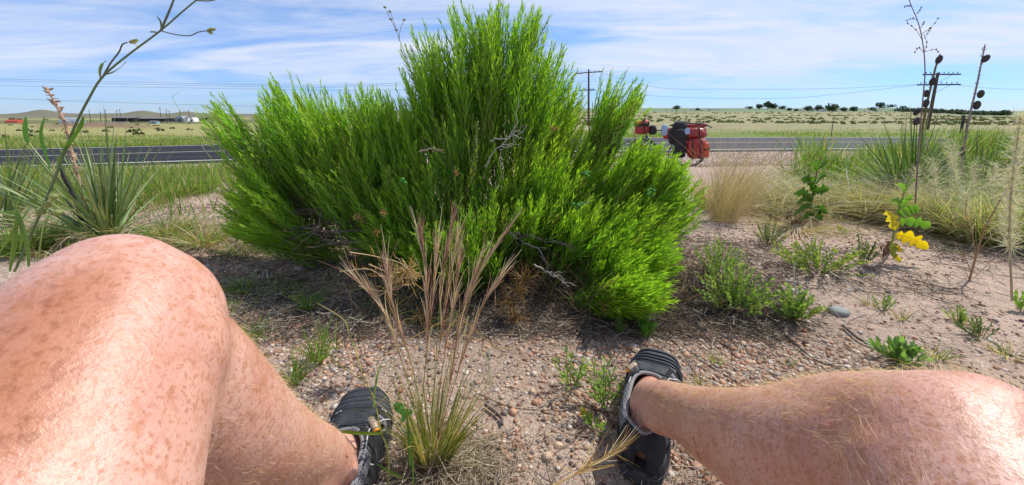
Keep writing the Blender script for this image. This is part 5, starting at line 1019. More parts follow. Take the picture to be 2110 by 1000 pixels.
# ================================================================ loaded touring bicycle
def bicycle():
    O = np.array([7.9 * 0, 0, 0]); BYY = 9.0
    rear = PY(1418, 322, 8.9); front = PY(1322, 318, 9.25)
    gz = min(hz(rear[0], rear[1]), hz(front[0], front[1])); wr = .34
    rear[2] = hz(rear[0], rear[1]) + wr; front[2] = hz(front[0], front[1]) + wr
    fw_ = nrm(front - rear); up = nrm(np.array([0, 0, 1.]) - fw_ * fw_[2]); lean = R(5); sd_ = np.cross(fw_, up)      # sd_ points right of travel
    up2 = up * math.cos(lean) - sd_ * math.sin(lean); sd2 = np.cross(fw_, up2)
    def L(x, y, z): return rear + fw_ * x + sd2 * y + up2 * z        # x forward from rear axle, y right, z up
    root = empty('bicycle', (rear[0], rear[1], gz)); tag(root, 'touring bicycle loaded with red panniers parked behind the shrub', 'bicycle')
    wb = np.linalg.norm(front - rear)
    black = mat('black_rubber', (.02, .02, .022), rough=.6); blackc = mat('black_cloth', (.018, .018, .02), rough=.8, bump=(60, .6, .01)); red = mat('red_pannier_cloth', (.30, .013, .010), rough=.38, noise=(9, .2), bump=(14, .8, .02), spec=.6)
    orange = mat('orange_cloth', (.55, .075, .022), rough=.55, noise=(12, .15), bump=(20, .6, .01)); pblue = mat('pale_blue_cloth', (.30, .42, .60), rough=.6, bump=(24, .7, .012)); frm = mat('frame_paint', (.06, .07, .08), rough=.3, coat=.5)
    yel = mat('yellow_reflector', (.65, .75, .04), rough=.35); pink = mat('coral_reflector', (.85, .22, .15), rough=.3)
    def tb(name, pts, r, m, parent=root, sides=8, n=None):
        P = spline(pts, n or max(2, 6 * (len(pts) - 1) + 1)); return tubes(MB(), P, r if np.ndim(r) == 0 else np.linspace(r[0], r[1], len(P))[None], sides, cap=True).obj(name, m, parent)
    for x0 in (0, wb):
        th = np.linspace(0, 2 * math.pi, 41); ring = np.array([L(x0 + math.cos(a) * wr, 0, math.sin(a) * wr) for a in th]); ring2 = np.array([L(x0 + math.cos(a) * (wr - .032), 0, math.sin(a) * (wr - .032)) for a in th])
        wh = tubes(MB(), ring, .019, 8).obj('wheel', black, root); tubes(MB(), ring2, .010, 6).obj('rim', M['metal'], wh)
        mb = MB()
        for k in range(28):
            a = k * 2 * math.pi / 28; tubes(mb, np.array([L(x0, .02 * (-1) ** k, 0), L(x0 + math.cos(a) * .30, 0, math.sin(a) * .30)]), .0013, 3)
        mb.obj('spokes', M['metal'], wh, kind='stuff'); tubes(MB(), np.array([L(x0, -.06, 0), L(x0, .06, 0)]), .018, 8, cap=True).obj('hub', M['metal'], wh)
        ths = np.linspace(R(25), R(165), 14); mbf = MB(); ribbons(mbf, np.array([[L(x0 + math.cos(a) * (wr + .03), 0, math.sin(a) * (wr + .03)) for a in ths]]), .026, sd2); mbf.obj('mudguard', black, root)
    BB = L(.44, 0, -.06); ST = L(.26, 0, .50); HT = L(wb - .16, 0, .56); HB = L(wb - .11, 0, .42)
    fr = tb('frame', [BB, ST], .016, frm)
    for a, b in ((ST, HT), (BB, HB), (HT, HB)): tb('frame_tube', [a, b], .017, frm)
    for s in (-1, 1):
        tb('chain_stay', [BB + sd2 * .03 * s, L(0, .06 * s, 0)], .009, frm); tb('seat_stay', [ST, L(0, .06 * s, 0)], .008, frm); tb('fork_blade', [HB + sd2 * .03 * s, L(wb - .03, .055 * s, .15), L(wb, .055 * s, 0)], .010, frm)
        c = L(.44 - .12 * s, .10 * s, -.06 - .10 * s); tb('crank', [BB + sd2 * .07 * s, c - sd2 * .02 * s], .009, M['metal']); box(MB(), c + sd2 * .04 * s, (.09, .07, .02), rz_(.3)).obj('pedal', black, root)
    th = np.linspace(0, 2 * math.pi, 33); tubes(MB(), np.array([L(.44 + math.cos(a) * .09, .05, -.06 + math.sin(a) * .09) for a in th]), .005, 5).obj('chainring', M['metal'], root)
    tb('seat_post', [ST, L(.235, 0, .62)], .012, M['metal'])
    mb = MB(); ellip(mb, (0, 0, 0), (.14, .075, .03)); v = mb.v[0]; v[:, 1] *= np.where(v[:, 0] > 0, 1 - 5.5 * v[:, 0], 1.0); mb.v[0] = np.array([L(.26 + a, b, .64 + c) for a, b, c in v]); mb.obj('saddle', black, root)
    tb('stem', [HT, L(wb - .15, 0, .66), L(wb - .07, 0, .70)], .013, M['metal'])
    bar = tb('handlebar', [L(wb - .12, -.30, .74), L(wb - .05, -.14, .72), L(wb - .06, 0, .70), L(wb - .05, .14, .72), L(wb - .12, .30, .74)], .012, M['metal'])
    for s in (-1, 1):
        tb('grip', [L(wb - .11, .22 * s, .735), L(wb - .15, .34 * s, .745)], .019, black, bar); tb('brake_lever', [L(wb - .07, .19 * s, .72), L(wb - .02, .24 * s, .69), L(wb - .03, .31 * s, .68)], .006, M['metal'], bar); tb('bar_end', [L(wb - .15, .34 * s, .745), L(wb - .07, .36 * s, .80)], .013, black, bar)
    tb('mirror_arm', [L(wb - .12, .30, .75), L(wb - .10, .31, .80), L(wb - .08, .32, .86)], .007, black, bar)
    mb = MB(); ellip(mb, L(wb - .07, .32, .90), (.040, .018, .052)); mb.obj('mirror', mat('mirror_back', (.34, .05, .03), rough=.3), bar)
    def bag(name, c, s, m, yaw=0, pinch=.08, parent=root, sag=.06, nu=28, nv=18, pw=.45, seed=0):
        mb = MB(); u = np.linspace(0, 2 * math.pi, nu, endpoint=False); v = np.linspace(0, math.pi, nv); sg = lambda x, p: np.sign(x) * np.abs(x) ** p
        X = np.outer(sg(np.sin(v), pw), sg(np.cos(u), pw)); Yy = np.outer(sg(np.sin(v), pw), sg(np.sin(u), pw)); Z = np.outer(sg(np.cos(v), pw), np.ones(nu)); w_ = 1 + sag * (fbm(X * 2 + seed + 5, Z * 2 + Yy * 1.3 + 9, 3) - .5) * 2; w_ = w_ * (1 - pinch * (Z + 1) / 2)
        Q = np.stack([X * w_ * s[0] / 2, Yy * w_ * s[1] / 2, Z * s[2] / 2], -1).reshape(-1, 3); Q = Q @ rz_(yaw).T
        V = np.array([L(c[0] + q[0], c[1] + q[1], c[2] + q[2]) for q in Q]); i = np.arange(nv - 1)[:, None] * nu; j = np.arange(nu)[None, :]; j2 = (j + 1) % nu
        mb.add(V, np.stack([i + j, i + nu + j, i + nu + j2, i + j2], -1).reshape(-1, 4)); o = mb.obj(name, m, parent)
        return o
    def strap(c, s, zc, m=blackc, parent=root, w_=.012, axis='z'):
        """band round a bag"""
        th = np.linspace(0, 2 * math.pi, 29); P = []
        for a in th:
            q = (math.copysign(abs(math.cos(a)) ** .45, math.cos(a)) * (s[0] / 2 + .006), math.copysign(abs(math.sin(a)) ** .45, math.sin(a)) * (s[1] / 2 + .006), zc) if axis == 'z' else (zc, math.copysign(abs(math.cos(a)) ** .45, math.cos(a)) * (s[1] / 2 + .006), math.copysign(abs(math.sin(a)) ** .45, math.sin(a)) * (s[2] / 2 + .006))
            P.append(L(c[0] + q[0], c[1] + q[1], c[2] + q[2]))
        mb = MB(); ribbons(mb, np.array(P)[None], w_, up2 if axis == 'z' else fw_); return mb.obj('strap', m, parent)
    # racks
    for s in (-1, 1):
        tb('rear_rack', [L(0, .07 * s, 0), L(-.04, .09 * s, .40), L(.18, .06 * s, .42)], .006, black); tb('front_rack', [L(wb, .06 * s, 0), L(wb - .02, .09 * s, .36), L(wb - .16, .07 * s, .38)], .006, black)
    # rear panniers and bags
    for s, lb in ((-1, 'rear red pannier on the near side'), (1, 'rear red pannier on the far side')):
        c = (-.14, .22 * s, .12); sz = (.40, .22, .46); o = bag('pannier', c, sz, red, seed=s + 3, sag=.16, pw=.6); o['label'] = lb
        for xx in (-.08, .08): strap(c, sz, xx, parent=o, axis='x')
        p_ = bag('pannier_pocket', (-.34, .22 * s, .08), (.13, .21, .34), orange, parent=o, seed=s + 8, sag=.18, pw=.6); strap((-.34, .22 * s, .08), (.13, .21, .34), .03, blackc, o)
        c = (wb + .0, .16 * s, .06); sz = (.24, .14, .28); o = bag('front_pannier', c, sz, red, seed=s + 13); strap(c, sz, .0, parent=o, axis='x')
    c = (-.08, 0, .45); sz = (.66, .48, .28); o = bag('dry_bag', c, sz, red, pinch=.15, seed=2, pw=.72, sag=.16); strap(c, sz, -.12, parent=o, axis='x'); strap(c, sz, .12, parent=o, axis='x')
    bag('black_bundle', (.18, -.03, .60), (.38, .34, .26), blackc, pinch=.25, sag=.2, seed=5, pw=.7); bag('black_bundle', (.20, -.20, .42), (.30, .16, .30), blackc, pinch=.1, sag=.2, seed=6, pw=.6)
    bag('red_bag_roll', (-.18, .04, .60), (.46, .24, .10), red, pinch=.1, sag=.1, seed=7, pw=.7); tb('bungee_strap', [L(.10, -.08, .68), L(-.1, -.06, .66), L(-.32, -.04, .63), L(-.48, -.02, .54)], .014, black)
    bag('pale_patch', (.04, -.27, .52), (.11, .03, .13), pblue, yaw=.1, seed=9, sag=.1); bag('pale_blue_cloth', (.50, -.05, .54), (.20, .20, .28), pblue, pinch=.3, sag=.25, seed=11, pw=.8); bag('black_pouch', (wb - .26, -.05, .56), (.20, .18, .22), blackc, seed=31, sag=.2, pw=.7); bag('black_pouch', (.34, -.12, .40), (.20, .14, .36), blackc, seed=32, sag=.2, pw=.7); bag('red_frame_bag', (.40, -.05, .46), (.28, .14, .26), red, seed=12, sag=.15)
    bag('black_pannier', (.20, -.20, .14), (.28, .18, .46), blackc, seed=14, sag=.15, pw=.55)
    c = (wb - .02, -.04, .62); sz = (.34, .38, .28); o = bag('handlebar_bag', c, sz, red, seed=21, pw=.55); strap(c, sz, .085, blackc, o, .03); bag('bag_lid', (wb - .02, -.04, .77), (.31, .34, .08), orange, seed=22, parent=o, pw=.6); strap(c, sz, -.06, blackc, o, axis='x'); bag('black_pouch', (wb - .06, -.14, .81), (.12, .12, .08), blackc, seed=23, pw=.7, sag=.15)
    box(MB(), L(.36, -.13, .30), (.06, .03, .05), rz_(.2)).obj('reflector', yel, root); bag('coral_reflector', (wb - .17, -.15, .0), (.09, .06, .12), pink, seed=3)
    for s in (-1, 1): tb('kickstand', [L(.34, .03 * s, -.08), L(.30, .14 * s, -.33)], .008, M['metal'])
    return root
bicycle()

# ================================================================ the sitting person (legs only reach into the picture)
def skin_material():
    m = bpy.data.materials.new('skin'); m.use_nodes = True; t = m.node_tree; N = t.nodes; Lk = t.links; p = N['Principled BSDF']
    tcn = N.new('ShaderNodeTexCoord')
    def noise(sc, det, rough=.5):
        n = N.new('ShaderNodeTexNoise'); n.inputs['Scale'].default_value = sc; n.inputs['Detail'].default_value = det; n.inputs['Roughness'].default_value = rough; Lk.new(tcn.outputs['Object'], n.inputs['Vector']); return n.outputs[0]
    def mr(v, a0, a1, b0=0., b1=1.):
        n = N.new('ShaderNodeMapRange'); n.interpolation_type = 'SMOOTHSTEP'; Lk.new(v, n.inputs['Value'])
        for k, x in zip(('From Min', 'From Max', 'To Min', 'To Max'), (a0, a1, b0, b1)): n.inputs[k].default_value = x
        return n.outputs[0]
    def mixc(f, a, b):
        n = N.new('ShaderNodeMix'); n.data_type = 'RGBA'; Lk.new(f, n.inputs['Factor'])
        for i_, x in ((6, a), (7, b)):
            if isinstance(x, tuple): n.inputs[i_].default_value = (*x, 1)
            else: Lk.new(x, n.inputs[i_])
        return n.outputs[2]
    def mul(a, b):
        n = N.new('ShaderNodeMath'); n.operation = 'MULTIPLY'; Lk.new(a, n.inputs[0])
        if isinstance(b, (int, float)): n.inputs[1].default_value = b
        else: Lk.new(b, n.inputs[1])
        return n.outputs[0]
    base = mixc(mr(noise(22, 4), .35, .65), (.62, .325, .24), (.66, .38, .295))
    base = mixc(mul(mr(noise(9, 3), .48, .66), .5), base, (.50, .20, .135))
    fld = N.new('ShaderNodeAttribute'); fld.attribute_name = 'tan'
    pale = mixc(mul(mr(noise(130, 3), .5, .75), .35), base, (.64, .40, .32))
    # freckles of three sizes
    for sc, lo, hi, k, c in ((260, .48, .72, .60, (.40, .15, .06)), (520, .52, .74, .42, (.36, .14, .065)), (95, .48, .74, .50, (.43, .17, .075))):
        pale = mixc(mul(mr(noise(sc, 2), lo, hi), k), pale, c)
    tn = mixc(mul(fld.outputs['Fac'], .75), pale, (.42, .16, .07)); tn = mixc(mul(mul(fld.outputs['Fac'], mr(noise(170, 4), .46, .72)), .75), tn, (.27, .09, .04))
    Lk.new(tn, p.inputs['Base Color'])
    p.inputs['Roughness'].default_value = .42; p.inputs['Specular IOR Level'].default_value = .5
    p.inputs['Subsurface Weight'].default_value = .22; p.inputs['Subsurface Radius'].default_value = (1, .3, .15); p.inputs['Subsurface Scale'].default_value = .006
    b = N.new('ShaderNodeBump'); b.inputs['Strength'].default_value = .45; b.inputs['Distance'].default_value = .0009; Lk.new(noise(520, 3, .65), b.inputs['Height'])
    b2 = N.new('ShaderNodeBump'); b2.inputs['Strength'].default_value = .35; b2.inputs['Distance'].default_value = .003; Lk.new(noise(60, 4), b2.inputs['Height']); Lk.new(b.outputs[0], b2.inputs['Normal']); Lk.new(b2.outputs[0], p.inputs['Normal'])
    return m
def chain(mb, pts, rad, n=40, sides=28):
    P = spline(pts, n); r = np.interp(np.linspace(0, 1, n), np.linspace(0, 1, len(rad)), rad)
    # rounder ends so that overlapping pieces fuse
    tubes(mb, P, r[None], sides, cap=True)
    for q in (0, -1): ellip(mb, P[q], (r[q],) * 3, None, 20, 12)
FEET = {'L': dict(heel=np.array([-.250, .410, 0]), toe=np.array([-.285, .710, 0]), side=-1), 'R': dict(heel=np.array([.210, .556, 0]), toe=np.array([.336, .826, 0]), side=1)}
KNEE = {'L': np.array([-.272, .243, .448]), 'R': np.array([.314, .236, .350])}
HIP = {'L': np.array([-.125, -.21, .13]), 'R': np.array([.13, -.20, .13])}
def foot_frame(f):
    d = f['toe'] - f['heel']; L = np.linalg.norm(d); d = d / L; s = np.array([-d[1], d[0], 0]) ; z0 = max(hz(*(f['heel'] + d * .1)[:2]), hz(*(f['toe'] - d * .06)[:2])) + .006
    return d, s, L, z0            # s points left of the toe direction
person = empty('person', (0, -.2, 0)); tag(person, 'bare freckled legs of a person sitting on the gravel, knees apart', 'person')
bod = MB(); ANK = {}
for k in 'LR':
    f = FEET[k]; d, s, L, z0 = foot_frame(f); sg = f['side']; K = KNEE[k]; H = HIP[k]
    A = f['heel'] + d * (.074 if k == 'L' else .062) + [0, 0, z0 + (.100 if k == 'L' else .094)] + ([0, 0, 0] if k == 'L' else [.010, -.004, 0]); ANK[k] = A
    ax = nrm(A - K); fwd = nrm(d - ax * (d @ ax))          # shin faces the toe side
    back = -fwd; lat = np.cross(ax, fwd) * (1 if sg > 0 else -1)
    S_ = lambda t, off=0, side=0: K + (A - K) * t + fwd * off + lat * side
    # shin and calf
    chain(bod, [S_(-.02, -.010), S_(.15, -.012), S_(.32, -.018), S_(.5, -.019), S_(.7, -.010), S_(.88, .0), S_(1.02, 0)], [.060, .060, .058, .051, .041, .035, .034])
    chain(bod, [S_(.05, -.030, .008), S_(.22, -.036, .010), S_(.38, -.034, .008), S_(.55, -.022), S_(.72, -.010)], [.040, .048, .049, .039, .026], 26, 20)
    if k == 'R': chain(bod, [K, S_(.18, .004), S_(.36, -.006), S_(.55, -.018)], [.066, .058, .048, .040], 26, 22)
    # knee: condyles, kneecap, tendon
    T_ = nrm(H - K)
    ellip(bod, K + T_ * .012, (.068, .064, .064), None, 24, 16); ellip(bod, K + nrm(-T_ - ax) * .020 + fwd * .010, (.044, .044, .044), None, 20, 14); ellip(bod, K + ax * .055 + fwd * .024, (.026, .026, .034), None, 16, 12)
    for sd__ in (-1, 1): ellip(bod, K + T_ * .02 + np.cross(T_, [0, 0, 1]) * .026 * sd__, (.052, .050, .052), None, 20, 14)
    # thigh
    Th = lambda t, up_=0: K + (H - K) * t + np.array([0, 0, up_])
    chain(bod, [Th(.0), Th(.12, .004), Th(.3, .006), Th(.55, .006), Th(.8), Th(1.0)], [.066, .072, .082, .092, .098, .10])
    # foot
    F_ = lambda x, y, z: f['heel'] + d * x + s * y * (-sg) + np.array([0, 0, z0 + z])     # y>0: inner side
    chain(bod, [F_(.05, 0, .045), F_(.075, 0, .07), A], [.029, .032, .031], 16, 20)
    chain(bod, [F_(.035, 0, .045), F_(.10, .002, .056), F_(.16, .006, .046), F_(.215, .010, .030), F_(.255, .008, .024)], [.026, .034, .032, .026, .015], 26, 22)
    chain(bod, [F_(.10, -.010, .036), F_(.17, -.018, .030), F_(.22, -.022, .024)], [.024, .024, .018], 16, 16)
    ellip(bod, A + s * (-sg) * .027 + [0, 0, -.004] + d * .004, (.014, .014, .017)); ellip(bod, A - s * (-sg) * .027 + [0, 0, -.012] - d * .004, (.014, .014, .017)); ellip(bod, F_(.034, 0, .035), (.024, .026, .028))
    chain(bod, [A + ax * -.09 + back * .022, A - ax * .04 + back * .028, A - d * .028 + [0, 0, .0], F_(.036, 0, .05)], [.026, .021, .020, .020], 16, 14)
    for q, (yy_, xe, r_) in enumerate(((.024, .292, .0115), (.008, .288, .009), (-.006, .280, .0085), (-.018, .270, .008), (-.030, .256, .0078))): chain(bod, [F_(.225, yy_ * .8, .026), F_(xe - .03, yy_, .022), F_(xe - .012, yy_, .016)], [r_ * 1.2, r_, r_ * .95], 10, 12)
ellip(bod, (0, -.26, .14), (.175, .13, .125), None, 32, 20); chain(bod, [(0, -.27, .16), (0, -.33, .30), (0, -.40, .44), (0, -.44, .56)], [.13, .125, .14, .12], 24, 32)
tmp = bod.obj('tmp_body', None)
rm = tmp.modifiers.new('r', 'REMESH'); rm.mode = 'VOXEL'; rm.voxel_size = .0048; rm.use_smooth_shade = True
sm_ = tmp.modifiers.new('s', 'SMOOTH'); sm_.factor = .6; sm_.iterations = 9
dg = bpy.context.evaluated_depsgraph_get(); bme = bpy.data.meshes.new_from_object(tmp.evaluated_get(dg), depsgraph=dg); bpy.data.objects.remove(tmp)
bme.name = 'body'; nv_ = len(bme.vertices); V = np.empty(nv_ * 3, np.float32); bme.vertices.foreach_get('co', V); V = V.reshape(-1, 3).astype(float); NV = np.empty(nv_ * 3, np.float32); bme.vertices.foreach_get('normal', NV); NV = NV.reshape(-1, 3).astype(float)
# sun tanned outer face of the left knee and thigh, and a browner patch low on the right leg
from mathutils.bvhtree import BVHTree
bvh = BVHTree.FromPolygons([tuple(v) for v in V], [tuple(p.vertices) for p in bme.polygons])
tan_brown = np.zeros(len(V))
for px, py, r_, a_ in ((60, 680, .030, .75), (150, 600, .024, .55), (40, 800, .026, .8), (230, 570, .018, .35), (100, 880, .016, .4), (20, 920, .02, .5)):
    h_ = bvh.ray_cast(Vector((0, 0, CAM_H)), Vector(ray(px, py)).normalized())
    if h_[0] is not None: tan_brown += a_ * .8 * np.exp(-((V - np.array(h_[0])) ** 2).sum(1) / r_ ** 2)
q_ = V - (ANK['R'] * .68 + KNEE['R'] * .32); tan_brown = tan_brown + .55 * np.exp(-(q_ ** 2).sum(1) / .05 ** 2) * (NV[:, 2] < .35)  # browner low on the right leg, upward faces left out
at = bme.attributes.new('tan', 'FLOAT', 'POINT'); at.data.foreach_set('value', np.clip(tan_brown, 0, 1).astype(np.float32))
q_ = None
bme.polygons.foreach_set('use_smooth', np.ones(len(bme.polygons), bool)); bme.materials.clear()
link('body', bme, skin_material(), person)
# leg hair
lc = np.empty(len(bme.loops), np.int32); bme.loops.foreach_get('vertex_index', lc); cen = np.empty(len(bme.polygons) * 3, np.float32); bme.polygons.foreach_get('center', cen); cen = cen.reshape(-1, 3).astype(float)
pn = np.empty(len(bme.polygons) * 3, np.float32); bme.polygons.foreach_get('normal', pn); pn = pn.reshape(-1, 3).astype(float)
okp = (cen[:, 1] > .05) & (cen[:, 2] > .13)
dens = np.zeros(len(cen)); flow = np.zeros_like(cen)
for k in 'LR':
    K, A, H = KNEE[k], ANK[k], HIP[k]; side = (cen[:, 0] < 0) if k == 'L' else (cen[:, 0] > 0)
    ts_ = np.clip(((cen - K) @ (A - K)) / ((A - K) @ (A - K)), 0, 1); ds_ = np.linalg.norm(cen - (K + ts_[:, None] * (A - K)), axis=1); tt_ = np.clip(((cen - K) @ (H - K)) / ((H - K) @ (H - K)), 0, 1); dt_ = np.linalg.norm(cen - (K + tt_[:, None] * (H - K)), axis=1)
    shin = side & ((ds_ < dt_) | (ts_ > .08)); thg = side & ~shin
    flow[shin] = nrm(A - K); flow[thg] = nrm(K - H) ; dens[shin] = np.where(ts_[shin] < .85, 1.0, .25); dens[thg] = .04 if k == 'L' else 1.0
    if k == 'L': dens[side & (ts_ < .12)] = .04
dens[~okp] = 0; dens = dens / dens.sum()
nh = 24000; pi_ = rng.choice(len(cen), nh, p=dens); c0 = cen[pi_] + rng.normal(size=(nh, 3)) * .0018; n0 = pn[pi_]
dd = nrm(n0 * rng.uniform(.25, .65, (nh, 1)) + flow[pi_] * .8 + rng.normal(size=(nh, 3)) * .22); hl = rng.uniform(.005, .013, nh); t = np.linspace(0, 1, 5)[None, :, None]
P = c0[:, None] - n0[:, None] * .001 + dd[:, None] * hl[:, None, None] * t + (flow[pi_] * .45 - n0 * .35 + rng.normal(size=(nh, 3)) * .25)[:, None] * hl[:, None, None] * t ** 2
hm = mat('leg_hair', attr=True, rough=.35, transl=.45, spec=.6); mb = MB(); ribbons(mb, P, np.array([[.00008, .00008, .00007, .00005, .00002]]), rng.normal(size=(nh, 3)), mixcols(nh, [(.82, .64, .38), (.64, .42, .20), (.90, .80, .60)], [4, 3, 2])); mb.obj('leg_hair', hm, person, kind='stuff')
# scratches
scr = mat('scratch', (.42, .03, .03), rough=.5)
def on_skin(px, py):
    d = Vector(ray(px, py)).normalized(); return d
def skin_pt(px, py, lift=.0003):
    h_ = bvh.ray_cast(Vector((0, 0, CAM_H)), on_skin(px, py)); return None if h_[0] is None else np.array(h_[0] + h_[1] * lift)
for pts, w_ in (([(1428, 900), (1432, 912), (1436, 922)], .0005), ([(1436, 930), (1441, 942), (1446, 950)], .0007), ([(712, 939), (715, 942), (719, 941)], .0010), ([(1700, 870), (1706, 876), (1712, 879)], .0002)):
    Q = [skin_pt(*q) for q in pts]
    if all(q is not None for q in Q): mb = MB(); ribbons(mb, spline(Q, 8)[None], w_ * np.array([[.3, .8, 1, .9, 1, .7, .5, .1]]), (1, .3, 0)); mb.obj('scratch', scr, person)
# dark shorts, out of the picture
mb = MB()
for k in 'LR':
    K, H = KNEE[k], HIP[k]; chain(mb, [K + (H - K) * .66, K + (H - K) * .8, H], [.103, .108, .115], 14, 24)
ellip(mb, (0, -.26, .145), (.19, .145, .14)); mb.obj('shorts', mat('shorts_cloth', (.04, .045, .055), rough=.85, bump=(40, .6, .01)), person)
# shirt over the trunk, behind the camera
mb = MB(); chain(mb, [(0, -.30, .22), (0, -.35, .32), (0, -.41, .44), (0, -.45, .56)], [.14, .135, .15, .13], 24, 32); mb.obj('shirt', mat('shirt_cloth', (.25, .28, .33), rough=.85, bump=(40, .6, .01)), person)

# ---------------------------------------------------------------- sandals
rub = mat('sandal_rubber', (.035, .038, .046), rough=.62, noise=(90, .3), bump=(400, .35, .0008)); sole_m = mat('sandal_sole', (.05, .054, .055), rough=.75, noise=(60, .35), bump=(300, .4, .001))
web = mat('webbing', (.016, .016, .019), rough=.8, noise=(70, .5), bump=(900, .8, .0008)); lin = mat('grey_lining', (.24, .225, .22), rough=.9, bump=(700, .6, .0008)); grey = mat('grey_webbing', (.17, .16, .19), rough=.85, bump=(900, .6, .0006)); thr = mat('pale_stitching', (.55, .54, .52), rough=.7)
lockm = mat('tan_cord_lock', (.36, .27, .18), rough=.4); orm = mat('orange_button', (.85, .30, .02), rough=.4)
def sandal(k, label):
    f = FEET[k]; d, s, L0, z0 = foot_frame(f); sg = f['side']; LEN = .300; base0 = f['heel'] - d * .012
    root = empty('sandal', base0 + [0, 0, z0 - .006]); tag(root, label, 'sandal', 'sandals worn on both feet')
    def W(x, y, z): return base0 + d * (x * LEN) + s * (y * -sg) + np.array([0, 0, z0 - .006 + z])     # y>0 inner side
    def outline(x):            # inner and outer half width at station x
        xi = np.array([0, .02, .06, .15, .30, .45, .60, .74, .84, .92, .97, .993, 1.0]); wi = np.array([.004, .025, .034, .040, .040, .038, .040, .050, .051, .044, .030, .014, .002]); wo = np.array([.004, .025, .034, .040, .042, .044, .048, .052, .048, .036, .021, .009, .002])
        return np.interp(x, xi, wi), np.interp(x, xi, wo)
    nst = 46; xs = .5 - .5 * np.cos(np.linspace(0, math.pi, nst)); wi, wo = outline(xs)
    toe_up = lambda x: .014 * sst(x, .75, 1.0); 
    # sole: outline prism, tapered, ribbed edge
    ring = lambda infl, z, zt=0: np.array([W(x * (1 + .012 * infl) - .004 * infl, a + .0016 * infl, z + toe_up(x) * (1 if zt else .8)) for x, a in zip(xs, wi)] + [W(x * (1 + .012 * infl) - .004 * infl, -(b + .0016 * infl), z + toe_up(x) * (1 if zt else .8)) for x, b in zip(xs[::-1], wo[::-1])])
    mb = MB(); rings = [ring(-.5, 0), ring(1.0, .005), ring(1.2, .014), ring(.9, .020, 1), ring(.5, .026, 1)]; m_ = 2 * nst; V_ = np.concatenate(rings); i = np.arange(4)[:, None] * m_; j = np.arange(m_)[None, :]; j2 = (j + 1) % m_
    mb.add(V_, [np.stack([i + j, i + j2, i + m_ + j2, i + m_ + j], -1).reshape(-1, 4)]); n_ = nst
    q = np.arange(nst - 1); mb.add(rings[-1], np.stack([q, q + 1, m_ - 2 - q, m_ - 1 - q], 1)); mb.add(rings[0], np.stack([q + 1, q, m_ - 1 - q, m_ - 2 - q], 1)); mb.obj('sole', sole_m, root)
    for zz__ in (.010, .018): tubes(MB(), np.vstack([ring(1.45, zz__), ring(1.45, zz__)[:1]]), .0011, 5).obj('sole_groove', rub, root)
    # upper shell
    def top_h(x): return np.interp(x, [0, .04, .12, .25, .38, .5, .62, .74, .86, .95, 1.0], [.055, .078, .090, .094, .096, .093, .080, .064, .054, .046, .026])
    def sh(x, v, off=0.0):        # v 0..1 inner edge -> over the top -> outer edge
        a, b = outline(x); ph_ = math.pi * v; c_ = math.cos(ph_); si = math.sin(ph_); h = top_h(x) - .020
        y = (a * .97 + off) * abs(c_) ** .5 if c_ > 0 else -(b * .97 + off) * abs(c_) ** .5
        x_ = x + (off / LEN if x > .9 else 0); return W(x_, y, .021 + toe_up(x) + (h + off) * si ** .85)
    nx, nvv = 96, 64; xs2 = np.linspace(.004, .996, nx); vs = np.linspace(0, 1, nvv); G = np.array([[sh(x, v, .0022) for v in vs] for x in xs2])
    keep = np.ones((nx - 1, nvv - 1), bool); xm = (xs2[:-1] + xs2[1:]) / 2; vm = (vs[:-1] + vs[1:]) / 2; XM, VM = np.meshgrid(xm, vm, indexing='ij')
    collar = lambda x: np.interp(x, [0, .05, .09, .14, .3, .45, .55], [.50, .50, .40, .31, .275, .32, .48])      # opening from v=collar to 1-collar
    keep &= ~((XM < .55) & (VM > collar(XM)) & (VM < 1 - collar(XM)))
    HOLES = [(.665, .80, .045, .060), (.61, .22, .055, .055), (.72, .16, .03, .05), (.44, .15, .045, .055), (.30, .85, .055, .05), (.30, .15, .055, .05), (.735, .75, .0, .0)]
    for hx, hv, ax_, av in HOLES:
        if ax_: keep &= ~((((XM - hx - (VM - hv) * .35 * (1 if hv > .5 else -1)) / ax_) ** 2 + ((VM - hv) / av) ** 2) < 1)
    ii, jj = np.nonzero(keep); F_ = np.stack([ii * nvv + jj, (ii + 1) * nvv + jj, (ii + 1) * nvv + jj + 1, ii * nvv + jj + 1], 1); toe = xm[ii] > .80
    mb = MB(); mb.add(G.reshape(-1, 3), F_[~toe]); up_ = mb.obj('upper', web, root); so_ = up_.modifiers.new('s', 'SOLIDIFY'); so_.thickness = .0035; so_.offset = -.5
    mb = MB(); mb.add(np.array([[sh(x, v, .0034) for v in vs] for x in xs2]).reshape(-1, 3), F_[toe]); tc_ = mb.obj('toe_cap', rub, root); so_ = tc_.modifiers.new('s', 'SOLIDIFY'); so_.thickness = .004; so_.offset = -.5
    for x in (.80, .84, .878, .912, .942, .966): 
        vv = np.linspace(.04 + .10 * (x - .8), .96 - .10 * (x - .8), 26); P = np.array([sh(x + .028 * math.sin(math.pi * v) - .01, v, .0060) for v in vv]); tubes(MB(), P, .0025, 6).obj('toe_ridge', rub, tc_)
    # rubber side wall
    for side_v in (0, 1):
        mb = MB(); Pq = []
        for x in np.linspace(.02, .97, 50): 
            hgt_v = .085 + .035 * math.sin(x * 9) ; a_ = sh(x, hgt_v * 0 if side_v == 0 else 1, .0045); b_ = sh(x, hgt_v if side_v == 0 else 1 - hgt_v, .0045); Pq.append((a_, b_))
        V_ = np.array([p_ for ab in Pq for p_ in ab]); q = np.arange(49) * 2; mb.add(V_, np.stack([q, q + 2, q + 3, q + 1], 1)); o = mb.obj('side_wall', rub, root); so_ = o.modifiers.new('s', 'SOLIDIFY'); so_.thickness = .002
